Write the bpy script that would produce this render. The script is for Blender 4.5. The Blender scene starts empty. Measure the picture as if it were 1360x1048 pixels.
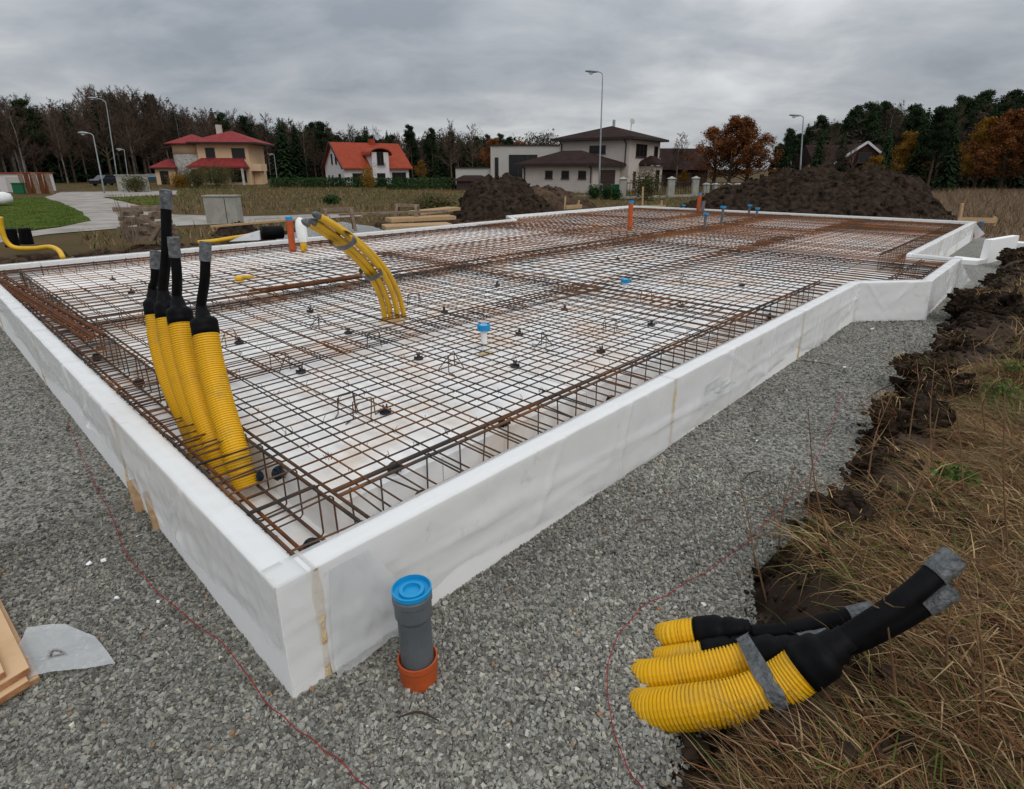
import bpy, math, random
import numpy as np
from mathutils import Vector, Matrix, noise as mnoise
R = math.radians
random.seed(7); rng = np.random.default_rng(11)
scene = bpy.context.scene
col = scene.collection

# ------------------------------------------------------------------ camera, world, sun, exposure
F_PX, CX, CY, TH, CAM_H = 754.0, 680.0, 480.0, R(18.75), 1.68
cam = bpy.data.cameras.new('camera'); cam_o = bpy.data.objects.new('camera', cam); col.objects.link(cam_o)
cam_o.location = (0, 0, CAM_H); cam_o.rotation_euler = (R(90) - TH, 0, 0)
cam.sensor_fit = 'HORIZONTAL'; cam.sensor_width = 36; cam.lens = 36 * F_PX / 1360; cam.shift_y = -44 / 1360
cam.clip_start = .05; cam.clip_end = 3000
scene.camera = cam_o
scene.view_settings.view_transform = 'Standard'; scene.view_settings.look = 'None'
scene.view_settings.exposure = 0.2; scene.view_settings.gamma = 1

world = bpy.data.worlds.new('World'); scene.world = world; world.use_nodes = True
nt = world.node_tree; nt.nodes.clear()
def N(t, **kw):
    n = nt.nodes.new(t)
    for k, v in kw.items(): setattr(n, k, v)
    return n
def math_node(tree, op, a, b=None, c=None):
    n = tree.nodes.new('ShaderNodeMath'); n.operation = op
    for i, v in enumerate((a, b, c)):
        if v is None: continue
        if isinstance(v, (int, float)): n.inputs[i].default_value = v
        else: tree.links.new(v, n.inputs[i])
    return n.outputs[0]
SUN_EL, SUN_AZ = R(48), R(150)      # azimuth clockwise from +Y: behind the camera, to the right
out = N('ShaderNodeOutputWorld'); bg = N('ShaderNodeBackground'); tc = N('ShaderNodeTexCoord'); sep = N('ShaderNodeSeparateXYZ')
sky = N('ShaderNodeTexSky', sky_type='NISHITA', sun_disc=False, sun_elevation=SUN_EL, sun_rotation=SUN_AZ)
nt.links.new(tc.outputs['Generated'], sep.inputs[0])
zc = math_node(nt, 'MAXIMUM', sep.outputs[2], 0.0)
den = math_node(nt, 'ADD', zc, .26)
cmb = N('ShaderNodeCombineXYZ')
nt.links.new(math_node(nt, 'DIVIDE', sep.outputs[0], den), cmb.inputs[0])
nt.links.new(math_node(nt, 'DIVIDE', sep.outputs[1], den), cmb.inputs[1])
def cloud(scale, detail, rough, off, stretch):
    mp = N('ShaderNodeMapping'); mp.inputs['Location'].default_value = off; mp.inputs['Scale'].default_value = stretch
    nt.links.new(cmb.outputs[0], mp.inputs[0])
    n = N('ShaderNodeTexNoise'); n.inputs['Scale'].default_value = scale; n.inputs['Detail'].default_value = detail
    n.inputs['Roughness'].default_value = rough; n.inputs['Distortion'].default_value = .35
    nt.links.new(mp.outputs[0], n.inputs['Vector']); return n.outputs['Fac']
c1 = cloud(.95, 5, .52, (3.1, 1.7, 0), (.8, 1, 1)); c2 = cloud(3.0, 7, .58, (.4, 7.7, 2), (.8, 1, 1))
cf = math_node(nt, 'ADD', math_node(nt, 'MULTIPLY', c1, .68), math_node(nt, 'MULTIPLY', c2, .32))
ramp = N('ShaderNodeValToRGB'); e = ramp.color_ramp.elements
e[0].position = .35; e[0].color = (.50, .555, .63, 1); e[1].position = .67; e[1].color = (1.36, 1.375, 1.39, 1)
m_ = e.new(.5); m_.color = (.80, .845, .90, 1)
nt.links.new(cf, ramp.inputs[0])
grad = math_node(nt, 'MULTIPLY_ADD', zc, .74, .40)          # overcast sky: zenith about three times the horizon
mul = N('ShaderNodeVectorMath', operation='SCALE'); nt.links.new(ramp.outputs[0], mul.inputs[0]); nt.links.new(grad, mul.inputs['Scale'])
sks = N('ShaderNodeVectorMath', operation='SCALE'); nt.links.new(sky.outputs[0], sks.inputs[0]); sks.inputs['Scale'].default_value = .05
mixw = N('ShaderNodeMix', data_type='RGBA'); mixw.inputs[0].default_value = .92
nt.links.new(sks.outputs[0], mixw.inputs[6]); nt.links.new(mul.outputs[0], mixw.inputs[7])
nt.links.new(mixw.outputs[2], bg.inputs[0]); bg.inputs[1].default_value = 1.0
nt.links.new(bg.outputs[0], out.inputs[0])

sl = bpy.data.lights.new('sun', 'SUN'); sl.energy = .9; sl.angle = R(40); sl.color = (1, .96, .9)
so = bpy.data.objects.new('sun', sl); col.objects.link(so)
sd = Vector((math.sin(SUN_AZ) * math.cos(SUN_EL), math.cos(SUN_AZ) * math.cos(SUN_EL), math.sin(SUN_EL)))
so.rotation_euler = (-sd).to_track_quat('-Z', 'Y').to_euler(); so.location = sd * 50

# ------------------------------------------------------------------ positions
_s, _c = math.sin(TH), math.cos(TH)
def G(x, y, z=0.0):                      # photo pixel -> point at height z
    a, v = (x - CX) / F_PX, (y - CY) / F_PX
    t = (CAM_H - z) / (_s + _c * v); return Vector((a * t, (_c - _s * v) * t, z))
def GY(x, y, Y):                         # photo pixel -> point at distance Y
    a, v = (x - CX) / F_PX, (y - CY) / F_PX
    t = Y / (_c - _s * v); return Vector((a * t, Y, CAM_H - (_s + _c * v) * t))
P0 = G(390, 930, 0); UA = R(90 - 43.36)
U = Vector((math.cos(UA), math.sin(UA), 0)); W = Vector((-U.y, U.x, 0))
def FW(u, w, z=0.0): return Vector((P0.x, P0.y, 0)) + U * u + W * w + Vector((0, 0, z))
def UWof(p): q = Vector((p.x - P0.x, p.y - P0.y, 0)); return q.dot(U), q.dot(W)

def hash2(ix, iy, s):
    n = (ix.astype(np.int64) * 374761393 + iy.astype(np.int64) * 668265263 + s * 1442695041) & 0x7fffffff
    n = ((n ^ (n >> 13)) * 1274126177) & 0x7fffffff
    return ((n ^ (n >> 16)) & 0xffff) / 65535.0
def vnoise(x, y, s=0):
    x = np.asarray(x, float); y = np.asarray(y, float)
    ix, iy = np.floor(x), np.floor(y); fx, fy = x - ix, y - iy
    fx = fx * fx * (3 - 2 * fx); fy = fy * fy * (3 - 2 * fy)
    a, b = hash2(ix, iy, s), hash2(ix + 1, iy, s); c_, d = hash2(ix, iy + 1, s), hash2(ix + 1, iy + 1, s)
    return (a * (1 - fx) + b * fx) * (1 - fy) + (c_ * (1 - fx) + d * fx) * fy
def fbm(x, y, s=0, o=4):
    r, a, f = 0, .5, 1
    for i in range(o): r = r + a * (vnoise(np.asarray(x) * f, np.asarray(y) * f, s + i) - .5); a *= .5; f *= 2.03
    return r
def sstep(a, b, x): t = np.clip((x - a) / (b - a), 0, 1); return t * t * (3 - 2 * t)
def inpoly(x, y, P):
    ins = np.zeros(np.shape(x), bool); n = len(P)
    for i in range(n):
        x1, y1 = P[i][:2]; x2, y2 = P[(i + 1) % n][:2]
        c_ = ((y1 > y) != (y2 > y)) & (x < (x2 - x1) * (y - y1) / ((y2 - y1) if y2 != y1 else 1e-9) + x1); ins ^= c_
    return ins
def segdist(x, y, P, closed=True):
    d = np.full(np.shape(x), 1e9); n = len(P)
    for i in range(n if closed else n - 1):
        x1, y1 = P[i][:2]; x2, y2 = P[(i + 1) % n][:2]; dx, dy = x2 - x1, y2 - y1
        t = np.clip(((x - x1) * dx + (y - y1) * dy) / (dx * dx + dy * dy + 1e-12), 0, 1)
        d = np.minimum(d, np.hypot(x - x1 - t * dx, y - y1 - t * dy))
    return d

# ------------------------------------------------------------------ materials
def mat(name, c, c2=None, rough=.8, scale=6., detail=4, bump=0., bscale=None, lo=.38, hi=.62, attr=None, metal=0., spec=.3, coord='pos', rand=0., alpha=None, stretch=None):
    m = bpy.data.materials.new(name); m.use_nodes = True; t = m.node_tree; p = t.nodes['Principled BSDF']; L = t.links.new
    if rough >= .9: spec = .02
    elif rough >= .8: spec = min(spec, .15)
    p.inputs['Roughness'].default_value = rough; p.inputs['Metallic'].default_value = metal; p.inputs['Specular IOR Level'].default_value = spec
    if coord == 'pos': src = t.nodes.new('ShaderNodeNewGeometry').outputs['Position']
    else: src = t.nodes.new('ShaderNodeTexCoord').outputs['Object']
    if stretch:
        mp = t.nodes.new('ShaderNodeMapping'); mp.inputs['Scale'].default_value = stretch; L(src, mp.inputs[0]); src = mp.outputs[0]
    color = None
    if attr:
        a = t.nodes.new('ShaderNodeAttribute'); a.attribute_name = attr; color = a.outputs['Color']
    elif c2:
        n = t.nodes.new('ShaderNodeTexNoise'); n.inputs['Scale'].default_value = scale; n.inputs['Detail'].default_value = detail; L(src, n.inputs['Vector'])
        n.inputs['Roughness'].default_value = .62
        r = t.nodes.new('ShaderNodeValToRGB'); r.color_ramp.elements[0].position = lo; r.color_ramp.elements[1].position = hi
        r.color_ramp.elements[0].color = (*c, 1); r.color_ramp.elements[1].color = (*c2, 1); L(n.outputs['Fac'], r.inputs[0]); color = r.outputs[0]
    if rand and color:
        oi = t.nodes.new('ShaderNodeObjectInfo'); h = t.nodes.new('ShaderNodeHueSaturation')
        L(color, h.inputs['Color']); L(math_node(t, 'MULTIPLY_ADD', oi.outputs['Random'], rand * 2, 1 - rand), h.inputs['Value']); color = h.outputs[0]
    if color: L(color, p.inputs['Base Color'])
    else: p.inputs['Base Color'].default_value = (*c, 1)
    if bump:
        n = t.nodes.new('ShaderNodeTexNoise'); n.inputs['Scale'].default_value = bscale or scale * 4; n.inputs['Detail'].default_value = 5; L(src, n.inputs['Vector'])
        b = t.nodes.new('ShaderNodeBump'); b.inputs['Strength'].default_value = bump; b.inputs['Distance'].default_value = .02; L(n.outputs['Fac'], b.inputs['Height']); L(b.outputs[0], p.inputs['Normal'])
    if alpha is not None: p.inputs['Alpha'].default_value = alpha
    return m
M = {}
M['eps'] = mat('polystyrene', (.86, .855, .845), (.88, .875, .865), .75, 5, bump=.12, bscale=220)
M['eps_floor'] = mat('polystyrene_stained', (.88, .87, .85), (.66, .53, .40), .75, 2.2, 8, .1, 200, .47, .80)
M['foam'] = mat('foam_joint', (.62, .44, .22), (.74, .62, .45), .8, 30, bump=.6, bscale=80)
def film_material(name, c, alpha, scale):
    m = mat(name, c, tuple(min(1, q * 1.03) for q in c), .2, 3, 4, alpha=alpha, spec=.5); t = m.node_tree; L = t.links.new; p = t.nodes['Principled BSDF']
    pos = t.nodes.new('ShaderNodeNewGeometry').outputs['Position']; n = t.nodes.new('ShaderNodeTexNoise'); n.inputs['Scale'].default_value = 2.2; n.inputs['Detail'].default_value = 3; L(pos, n.inputs['Vector'])
    add = t.nodes.new('ShaderNodeVectorMath'); add.operation = 'MULTIPLY_ADD'; L(n.outputs['Color'], add.inputs[0]); add.inputs[1].default_value = (.55, .55, .55); L(pos, add.inputs[2])
    st = t.nodes.new('ShaderNodeTexNoise'); st.inputs['Scale'].default_value = 5.5; st.inputs['Detail'].default_value = 8; st.inputs['Roughness'].default_value = .7; L(pos, st.inputs['Vector'])
    mr = t.nodes.new('ShaderNodeMapRange'); mr.inputs[1].default_value = .60; mr.inputs[2].default_value = .80; L(st.outputs['Fac'], mr.inputs[0])
    mx = t.nodes.new('ShaderNodeMix'); mx.data_type = 'RGBA'; src_ = p.inputs['Base Color'].links[0].from_socket; L(mr.outputs[0], mx.inputs[0]); L(src_, mx.inputs[6]); mx.inputs[7].default_value = (.50, .38, .26, 1); L(mx.outputs[2], p.inputs['Base Color'])
    h = None
    for sc, wt in ((scale, 1.), (scale * 2.7, .4)):
        v = t.nodes.new('ShaderNodeTexVoronoi'); v.inputs['Scale'].default_value = sc; v.feature = 'F1'; L(add.outputs[0], v.inputs['Vector'])
        q = math_node(t, 'MULTIPLY', v.outputs['Distance'], wt / sc * 5); h = q if h is None else math_node(t, 'ADD', h, q)
    b_ = t.nodes.new('ShaderNodeBump'); b_.inputs['Strength'].default_value = .13; b_.inputs['Distance'].default_value = .05; L(h, b_.inputs['Height']); L(b_.outputs[0], p.inputs['Normal'])
    return m
M['film'] = film_material('plastic_film', (.82, .82, .81), .5, 3.6)
M['film_loose'] = film_material('plastic_film_loose', (.66, .675, .68), .5, 7.)
M['rebar'] = mat('rusty_rebar', (.058, .048, .043), (.20, .085, .034), .8, 2.3, 6, .4, 160, .42, .66, rand=.3)
M['rebar_rusty'] = mat('orange_rusty_rebar', (.085, .045, .028), (.23, .092, .034), .85, 1.1, 6, .4, 160, .36, .62, rand=.3)
M['rust'] = mat('rust', (.17, .058, .018), (.085, .035, .018), .8, 9, bump=.4, bscale=120)
M['yellow'] = mat('yellow_conduit', (.74, .42, .008), (.40, .26, .06), .5, 7, 9, .05, 60, .52, .86, spec=.3)
M['yellow_far'] = mat('yellow_pipe', (.74, .42, .012), (.62, .36, .02), .45, 7)
M['black'] = mat('black_plastic', (.0035, .0035, .004), (.0065, .0065, .0075), .5, 12, bump=.05, bscale=40, spec=.07)
M['spacer'] = mat('blue_black_plastic', (.010, .022, .035), (.02, .035, .05), .5, 12)
M['tape'] = mat('duct_tape', (.065, .070, .074), (.135, .142, .147), .4, 26, 6, .8, 45, spec=.4)
M['greypipe'] = mat('grey_pvc', (.085, .095, .105), (.12, .13, .14), .45, 5)
M['orange'] = mat('orange_pvc', (.46, .085, .018), (.36, .07, .02), .5, 8)
M['blue'] = mat('blue_cap', (.006, .23, .50), (.01, .28, .56), .38, 5)
M['white'] = mat('white_plastic', (.72, .72, .71), (.80, .80, .79), .5, 6)
M['wood'] = mat('raw_timber', (.50, .34, .19), (.38, .25, .14), .8, 5, bump=.2, bscale=60, stretch=(1, 6, 6))
M['wood_old'] = mat('weathered_timber', (.16, .11, .075), (.26, .20, .15), .85, 6, bump=.3, bscale=50)
M['ply'] = mat('plywood', (.60, .40, .23), (.52, .34, .19), .7, 4, bump=.1, bscale=50)
M['ply_edge'] = mat('plywood_edge', (.30, .13, .06), (.44, .24, .12), .8, 20)
M['soil'] = mat('dark_soil', (.011, .008, .006), (.062, .042, .030), .95, 4.5, 8, 1., 22, .36, .72)
M['weed'] = mat('weed_stalk', (.13, .07, .035), (.20, .12, .065), .85, 8)
M['soil_brown'] = mat('brown_soil', (.10, .068, .045), (.045, .030, .022), .95, 1.6, 8, .9, 18)
M['string'] = mat('red_string', (.28, .012, .02), rough=.8)
M['stone'] = mat('gravel_stone', (.3, .3, .29), rough=.85, attr='tint', bump=.25, bscale=120)
M['leafcol'] = mat('dry_blades', (.3, .2, .1), rough=.8, attr='tint', spec=.15)
M['concrete'] = mat('concrete', (.29, .28, .245), (.36, .35, .31), .85, 3, bump=.2, bscale=40)
M['steel'] = mat('galvanised_steel', (.30, .33, .35), (.38, .40, .42), .5, 2, metal=.3)
M['lamp_glass'] = mat('lamp_glass', (.62, .64, .64), rough=.25)
M['birch'] = mat('pale_bark', (.17, .15, .13), (.08, .065, .055), .9, 1.2, rand=.3)
M['bark'] = mat('brown_bark', (.055, .040, .030), (.095, .065, .045), .95, 2, rand=.3)
M['twig'] = mat('bare_twigs', (.068, .047, .036), (.105, .074, .056), .95, .6, rand=.35)
M['spruce'] = mat('spruce_needles', (.010, .020, .010), (.026, .042, .018), .9, 1.2, rand=.3)
M['pine'] = mat('pine_needles', (.016, .028, .014), (.038, .056, .026), .9, 1.2, rand=.3)
M['oak'] = mat('rust_oak_leaves', (.12, .043, .014), (.20, .074, .02), .85, .8, rand=.2)
M['gold'] = mat('gold_leaves', (.24, .125, .012), (.17, .085, .012), .85, .8, rand=.2)
M['hedge'] = mat('hedge_leaves', (.012, .036, .010), (.028, .066, .016), .85, 1.0)
M['weedleaf'] = mat('green_weed_leaves', (.045, .10, .016), (.07, .14, .025), .8, 6)
M['shrub'] = mat('shrub_leaves', (.05, .065, .020), (.10, .075, .03), .85, 1.2)
M['render_beige'] = mat('beige_render', (.46, .40, .36), (.50, .44, .40), .85, .6, bump=.1, bscale=30)
M['render_grey'] = mat('grey_render', (.42, .40, .37), (.46, .44, .41), .85, .6)
M['render_white'] = mat('white_render', (.56, .53, .53), (.61, .58, .58), .85, .6)
M['render_peach'] = mat('peach_render', (.58, .40, .25), (.62, .44, .28), .85, .6)
M['white_brick'] = mat('white_brick', (.48, .45, .42), (.32, .29, .27), .85, 2.5)
M['roof_brown'] = mat('brown_metal_tiles', (.026, .015, .0135), (.036, .022, .020), .8, 1.5, spec=.03, bump=.3, bscale=6)
M['roof_red'] = mat('red_metal_tiles', (.24, .034, .034), (.18, .026, .027), .7, 1.5, spec=.08, bump=.3, bscale=6)
M['roof_orange'] = mat('orange_clay_tiles', (.30, .055, .027), (.25, .043, .022), .7, 1.5, spec=.1, bump=.3, bscale=6)
M['trim'] = mat('dark_trim', (.030, .020, .018), rough=.6)
M['glass'] = mat('window_glass', (.012, .013, .014), rough=.1, spec=.3)
M['frame_dark'] = mat('window_frame', (.05, .025, .02), rough=.6)
M['door'] = mat('brown_door', (.035, .020, .018), (.05, .03, .026), .6, 3)
M['road'] = mat('gravel_road', (.22, .20, .18), (.36, .335, .305), .95, .7, 9, .3, 20, .34, .62)
M['lawn'] = mat('lawn_ground', (.036, .064, .007), (.085, .105, .018), .95, .9, 8, .3, 20)
M['green_bin'] = mat('green_bin_plastic', (.01, .11, .045), rough=.5)
M['car_dark'] = mat('dark_car_paint', (.012, .018, .024), rough=.25, spec=.6)
M['car_blue'] = mat('blue_car_paint', (.012, .05, .09), rough=.25, spec=.6)
M['rubber'] = mat('tyre_rubber', (.012, .012, .012), rough=.8)
M['gravel_far'] = mat('gravel_heap', (.17, .17, .165), (.34, .34, .33), .95, 22, 6, .8, 40)

def gravel_material():
    m = bpy.data.materials.new('crushed_gravel'); m.use_nodes = True; t = m.node_tree; p = t.nodes['Principled BSDF']; L = t.links.new
    pos = t.nodes.new('ShaderNodeNewGeometry').outputs['Position']
    v = t.nodes.new('ShaderNodeTexVoronoi'); v.inputs['Scale'].default_value = 75; L(pos, v.inputs['Vector'])
    n = t.nodes.new('ShaderNodeTexNoise'); n.inputs['Scale'].default_value = 1.6; n.inputs['Detail'].default_value = 6; L(pos, n.inputs['Vector'])
    sp = t.nodes.new('ShaderNodeSeparateColor'); L(v.outputs['Color'], sp.inputs[0])
    f = math_node(t, 'ADD', math_node(t, 'MULTIPLY', sp.outputs[0], .75), math_node(t, 'MULTIPLY', n.outputs['Fac'], .35))
    r = t.nodes.new('ShaderNodeValToRGB'); r.color_ramp.elements[0].position = .15; r.color_ramp.elements[1].position = .95
    r.color_ramp.elements[0].color = (.045, .043, .037, 1); r.color_ramp.elements[1].color = (.36, .348, .305, 1); L(f, r.inputs[0]); L(r.outputs[0], p.inputs['Base Color'])
    p.inputs['Roughness'].default_value = .9
    b = t.nodes.new('ShaderNodeBump'); b.inputs['Strength'].default_value = .8; b.inputs['Distance'].default_value = .012; b.invert = True
    L(v.outputs['Distance'], b.inputs['Height']); L(b.outputs[0], p.inputs['Normal'])
    return m
M['gravel'] = gravel_material()
def ground_material():
    m = bpy.data.materials.new('field_ground'); m.use_nodes = True; t = m.node_tree; p = t.nodes['Principled BSDF']; L = t.links.new
    pos = t.nodes.new('ShaderNodeNewGeometry').outputs['Position']
    a = t.nodes.new('ShaderNodeAttribute'); a.attribute_name = 'mask'; sp = t.nodes.new('ShaderNodeSeparateColor'); L(a.outputs['Color'], sp.inputs[0])
    def nz(s, d=7):
        n = t.nodes.new('ShaderNodeTexNoise'); n.inputs['Scale'].default_value = s; n.inputs['Detail'].default_value = d; L(pos, n.inputs['Vector']); return n.outputs['Fac']
    def rp(f, cs):
        r = t.nodes.new('ShaderNodeValToRGB'); el = r.color_ramp.elements
        while len(el) < len(cs): el.new(.5)
        for e_, (q, c) in zip(el, cs): e_.position = q; e_.color = (*c, 1)
        L(f, r.inputs[0]); return r.outputs[0]
    grass = rp(nz(.35), [(.3, (.055, .045, .015)), (.5, (.080, .054, .022)), (.7, (.10, .060, .028))])
    soil = rp(nz(2.2), [(.3, (.012, .008, .006)), (.55, (.045, .029, .020)), (.75, (.10, .072, .052))])
    dirt = rp(nz(1.7, 9), [(.3, (.060, .041, .030)), (.5, (.15, .103, .074)), (.72, (.23, .175, .135))]); ms = t.nodes.new('ShaderNodeMix'); ms.data_type = 'RGBA'; L(sp.outputs[1], ms.inputs[0]); L(soil, ms.inputs[6]); L(dirt, ms.inputs[7]); soil = ms.outputs[2]
    mx = t.nodes.new('ShaderNodeMix'); mx.data_type = 'RGBA'
    f = math_node(t, 'ADD', sp.outputs[0], math_node(t, 'MULTIPLY_ADD', nz(3.0), .8, -.4))
    st = t.nodes.new('ShaderNodeMapRange'); st.inputs[1].default_value = .4; st.inputs[2].default_value = .6; L(f, st.inputs[0])
    L(st.outputs[0], mx.inputs[0]); L(grass, mx.inputs[6]); L(soil, mx.inputs[7]); L(mx.outputs[2], p.inputs['Base Color'])
    p.inputs['Roughness'].default_value = .95; p.inputs['Specular IOR Level'].default_value = .1
    b = t.nodes.new('ShaderNodeBump'); b.inputs['Strength'].default_value = .9; b.inputs['Distance'].default_value = .05; L(nz(9, 8), b.inputs['Height']); L(b.outputs[0], p.inputs['Normal'])
    return m
M['ground'] = ground_material()

# ------------------------------------------------------------------ mesh helpers
WLOC = {}
def link(o, parent=None):
    col.objects.link(o)
    if parent is not None: o.parent = parent
    return o
def tag(o, label, cat, group=None):
    o['label'] = label; o['category'] = cat
    if group: o['group'] = group
    return o
def thing(name, label, cat, loc, group=None, rotz=0.):
    o = bpy.data.objects.new(name, None); o.empty_display_size = .2; o.location = loc; o.rotation_euler = (0, 0, rotz)
    col.objects.link(o); tag(o, label, cat, group); WLOC[o.name] = Vector(loc); return o
class MB:
    def __init__(s): s.v = []; s.f = []
    def add(s, vs, fs):
        b = len(s.v); s.v += [tuple(x) for x in vs]; s.f += [tuple(i + b for i in f) for f in fs]; return s
    def box(s, c, d, rz=0., rot=None):
        hx, hy, hz = d[0] / 2, d[1] / 2, d[2] / 2
        m = rot or Matrix.Rotation(rz, 3, 'Z'); c = Vector(c)
        vs = [c + m @ Vector((x, y, z)) for z in (-hz, hz) for x, y in ((-hx, -hy), (hx, -hy), (hx, hy), (-hx, hy))]
        return s.add(vs, [(3, 2, 1, 0), (4, 5, 6, 7), (0, 1, 5, 4), (1, 2, 6, 5), (2, 3, 7, 6), (3, 0, 4, 7)])
    def tube(s, pts, rad, n=8, caps=True):
        pts = [Vector(p) for p in pts]; k = len(pts)
        if not hasattr(rad, '__len__'): rad = [rad] * k
        up = None; vs = []
        for i, p in enumerate(pts):
            d = (pts[min(i + 1, k - 1)] - pts[max(i - 1, 0)]).normalized()
            if up is None: up = d.orthogonal().normalized()
            up = (up - d * up.dot(d))
            up = up.normalized() if up.length > 1e-6 else d.orthogonal().normalized()
            b = d.cross(up)
            for j in range(n):
                a = 2 * math.pi * j / n; vs.append(p + (up * math.cos(a) + b * math.sin(a)) * rad[i])
        fs = [(i * n + j, i * n + (j + 1) % n, (i + 1) * n + (j + 1) % n, (i + 1) * n + j) for i in range(k - 1) for j in range(n)]
        if caps: fs += [tuple(range(n))[::-1], tuple(range((k - 1) * n, k * n))]
        return s.add(vs, fs)
    def lathe(s, base, prof, axis=(0, 0, 1), n=20, close=True):
        ax = Vector(axis).normalized(); q = Vector((0, 0, 1)).rotation_difference(ax); base = Vector(base); vs = []
        for r, h in prof:
            for j in range(n):
                a = 2 * math.pi * j / n; vs.append(base + q @ Vector((r * math.cos(a), r * math.sin(a), h)))
        k = len(prof)
        fs = [(i * n + j, i * n + (j + 1) % n, (i + 1) * n + (j + 1) % n, (i + 1) * n + j) for i in range(k - 1) for j in range(n)]
        if close: fs += [tuple(range(n))[::-1], tuple(range((k - 1) * n, k * n))]
        return s.add(vs, fs)
    def quad(s, a, b, c, d): return s.add([a, b, c, d], [(0, 1, 2, 3)])
    def prism(s, poly, z0, z1):
        n = len(poly); vs = [(p[0], p[1], z0) for p in poly] + [(p[0], p[1], z1) for p in poly]
        return s.add(vs, [tuple(range(n))[::-1], tuple(range(n, 2 * n))] + [(i, (i + 1) % n, n + (i + 1) % n, n + i) for i in range(n)])
    def build(s, name, m, parent=None, local=False, smooth=False):
        off = Vector((0, 0, 0)) if (parent is None or local) else WLOC[parent.name]
        me = bpy.data.meshes.new(name); me.from_pydata([(v[0] - off.x, v[1] - off.y, v[2] - off.z) for v in s.v], [], s.f)
        me.materials.append(M[m])
        if smooth: me.polygons.foreach_set('use_smooth', [True] * len(me.polygons))
        o = bpy.data.objects.new(name, me); link(o, parent)
        WLOC[o.name] = off if parent is not None else Vector((0, 0, 0))
        return o
def single(mb, name, m, label, cat, group=None, smooth=False):
    """one-mesh thing: origin moved to the middle of its base"""
    a = np.array(mb.v); c = Vector(((a[:, 0].min() + a[:, 0].max()) / 2, (a[:, 1].min() + a[:, 1].max()) / 2, a[:, 2].min()))
    mb.v = [(v[0] - c.x, v[1] - c.y, v[2] - c.z) for v in mb.v]
    o = mb.build(name, m, smooth=smooth); o.location = c; tag(o, label, cat, group); return o
def mesh_np(name, V, Fc, m, parent=None, tint=None, attr='tint', smooth=False):
    V = np.asarray(V, np.float32); Fc = np.asarray(Fc, np.int32); k = Fc.shape[1]
    me = bpy.data.meshes.new(name); me.vertices.add(len(V)); me.vertices.foreach_set('co', V.ravel())
    me.loops.add(Fc.size); me.loops.foreach_set('vertex_index', Fc.ravel())
    me.polygons.add(len(Fc)); me.polygons.foreach_set('loop_start', np.arange(0, Fc.size, k, dtype=np.int32))
    me.polygons.foreach_set('use_smooth', np.full(len(Fc), smooth))
    if tint is not None:
        a = me.color_attributes.new(attr, 'FLOAT_COLOR', 'POINT'); c = np.ones((len(V), 4), np.float32); c[:, :3] = tint; a.data.foreach_set('color', c.ravel())
    me.materials.append(M[m]); me.update(calc_edges=True)
    o = bpy.data.objects.new(name, me); link(o, parent); return o
def grid_faces(nx, ny):
    i = np.arange(nx - 1)[:, None] * ny + np.arange(ny - 1)[None, :]; i = i.ravel()
    return np.stack([i, i + ny, i + ny + 1, i + 1], 1)
def copy_tree(o, parent=None):
    c = o.copy(); col.objects.link(c); c.parent = parent
    for ch in list(o.children): copy_tree(ch, c)
    return c
def bez(pts, n=24):
    """Catmull-Rom through points"""
    p = [Vector(x) for x in pts]; p = [p[0] * 2 - p[1]] + p + [p[-1] * 2 - p[-2]]; o = []
    for i in range(1, len(p) - 2):
        for k in range(n):
            t = k / n; a, b, c, d = p[i - 1:i + 3]
            o.append(.5 * ((2 * b) + (c - a) * t + (2 * a - 5 * b + 4 * c - d) * t * t + (3 * b - a - 3 * c + d) * t ** 3))
    o.append(p[-2].copy()); return o

# ------------------------------------------------------------------ the ground
bank_px = [(880, 1120), (898, 1048), (925, 990), (960, 940), (985, 880), (1003, 830), (1000, 765), (1070, 700), (1130, 635), (1150, 575), (1188, 540), (1195, 508), (1240, 482), (1255, 432), (1290, 392), (1330, 352), (1348, 330)]
BANK = [tuple(G(*p)[:2]) for p in bank_px]; BANK = [(BANK[0][0] - .05, -1.5)] + BANK
PAD = BANK + [tuple(FW(*q)[:2]) for q in ((17.9, -1.6), (18.6, -.4), (18.3, 10.6), (10.5, 10.4), (9, 9.15), (-7, 9.1), (-7, -4))]
def ground_h(x, y):
    d = segdist(x, y, PAD) * np.where(inpoly(x, y, PAD), -1, 1)
    h = -.06 - .52 * sstep(.2, 4.5, d)
    db = segdist(x, y, BANK, False); right = (d > 0) & (db <= d + .02)
    rise = sstep(.0, .20, d + .10 * fbm(x * 3, y * 3, 5)) * np.where(right, 1, 0) * (1 - sstep(5, 14, d))
    h = h + rise * (.24 + .24 * fbm(x * 2.1, y * 2.1, 9, 5)) + (.10 * fbm(x * .8, y * .8, 3) * (1 - .7 * sstep(3, 8, d)) * sstep(.1, 1.5, d))
    return h, d, right
def nonuni(lo, hi, c, fine, n):
    a = [c]; st = fine
    while a[-1] < hi: a.append(a[-1] + st); st *= n
    b = [c]; st = fine
    while b[-1] > lo: b.append(b[-1] - st); st *= n
    return np.array(sorted(set(a + b)))
gx = np.unique(np.concatenate([nonuni(-1200, 1500, 2.0, .05, 1.018)])); gy = np.unique(np.concatenate([nonuni(-60, 2000, 2.2, .05, 1.018)]))
X, Y = np.meshgrid(gx, gy, indexing='ij'); hh, dd, rr = ground_h(X, Y)
mask = np.where(rr, 1 - sstep(.15, .15 + np.interp(Y, [1.5, 3.], [.45, .75]), dd + .8 * fbm(X * 2.2, Y * 2.2, 21)), 1 - sstep(6.5, 9.5, dd + 3.0 * fbm(X * .5, Y * .5, 8)))
CON = [tuple(G(*q)[:2]) for q in ((905, 985), (1010, 960), (1090, 930), (1140, 900), (1150, 950), (1060, 1000), (960, 1015))]
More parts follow.
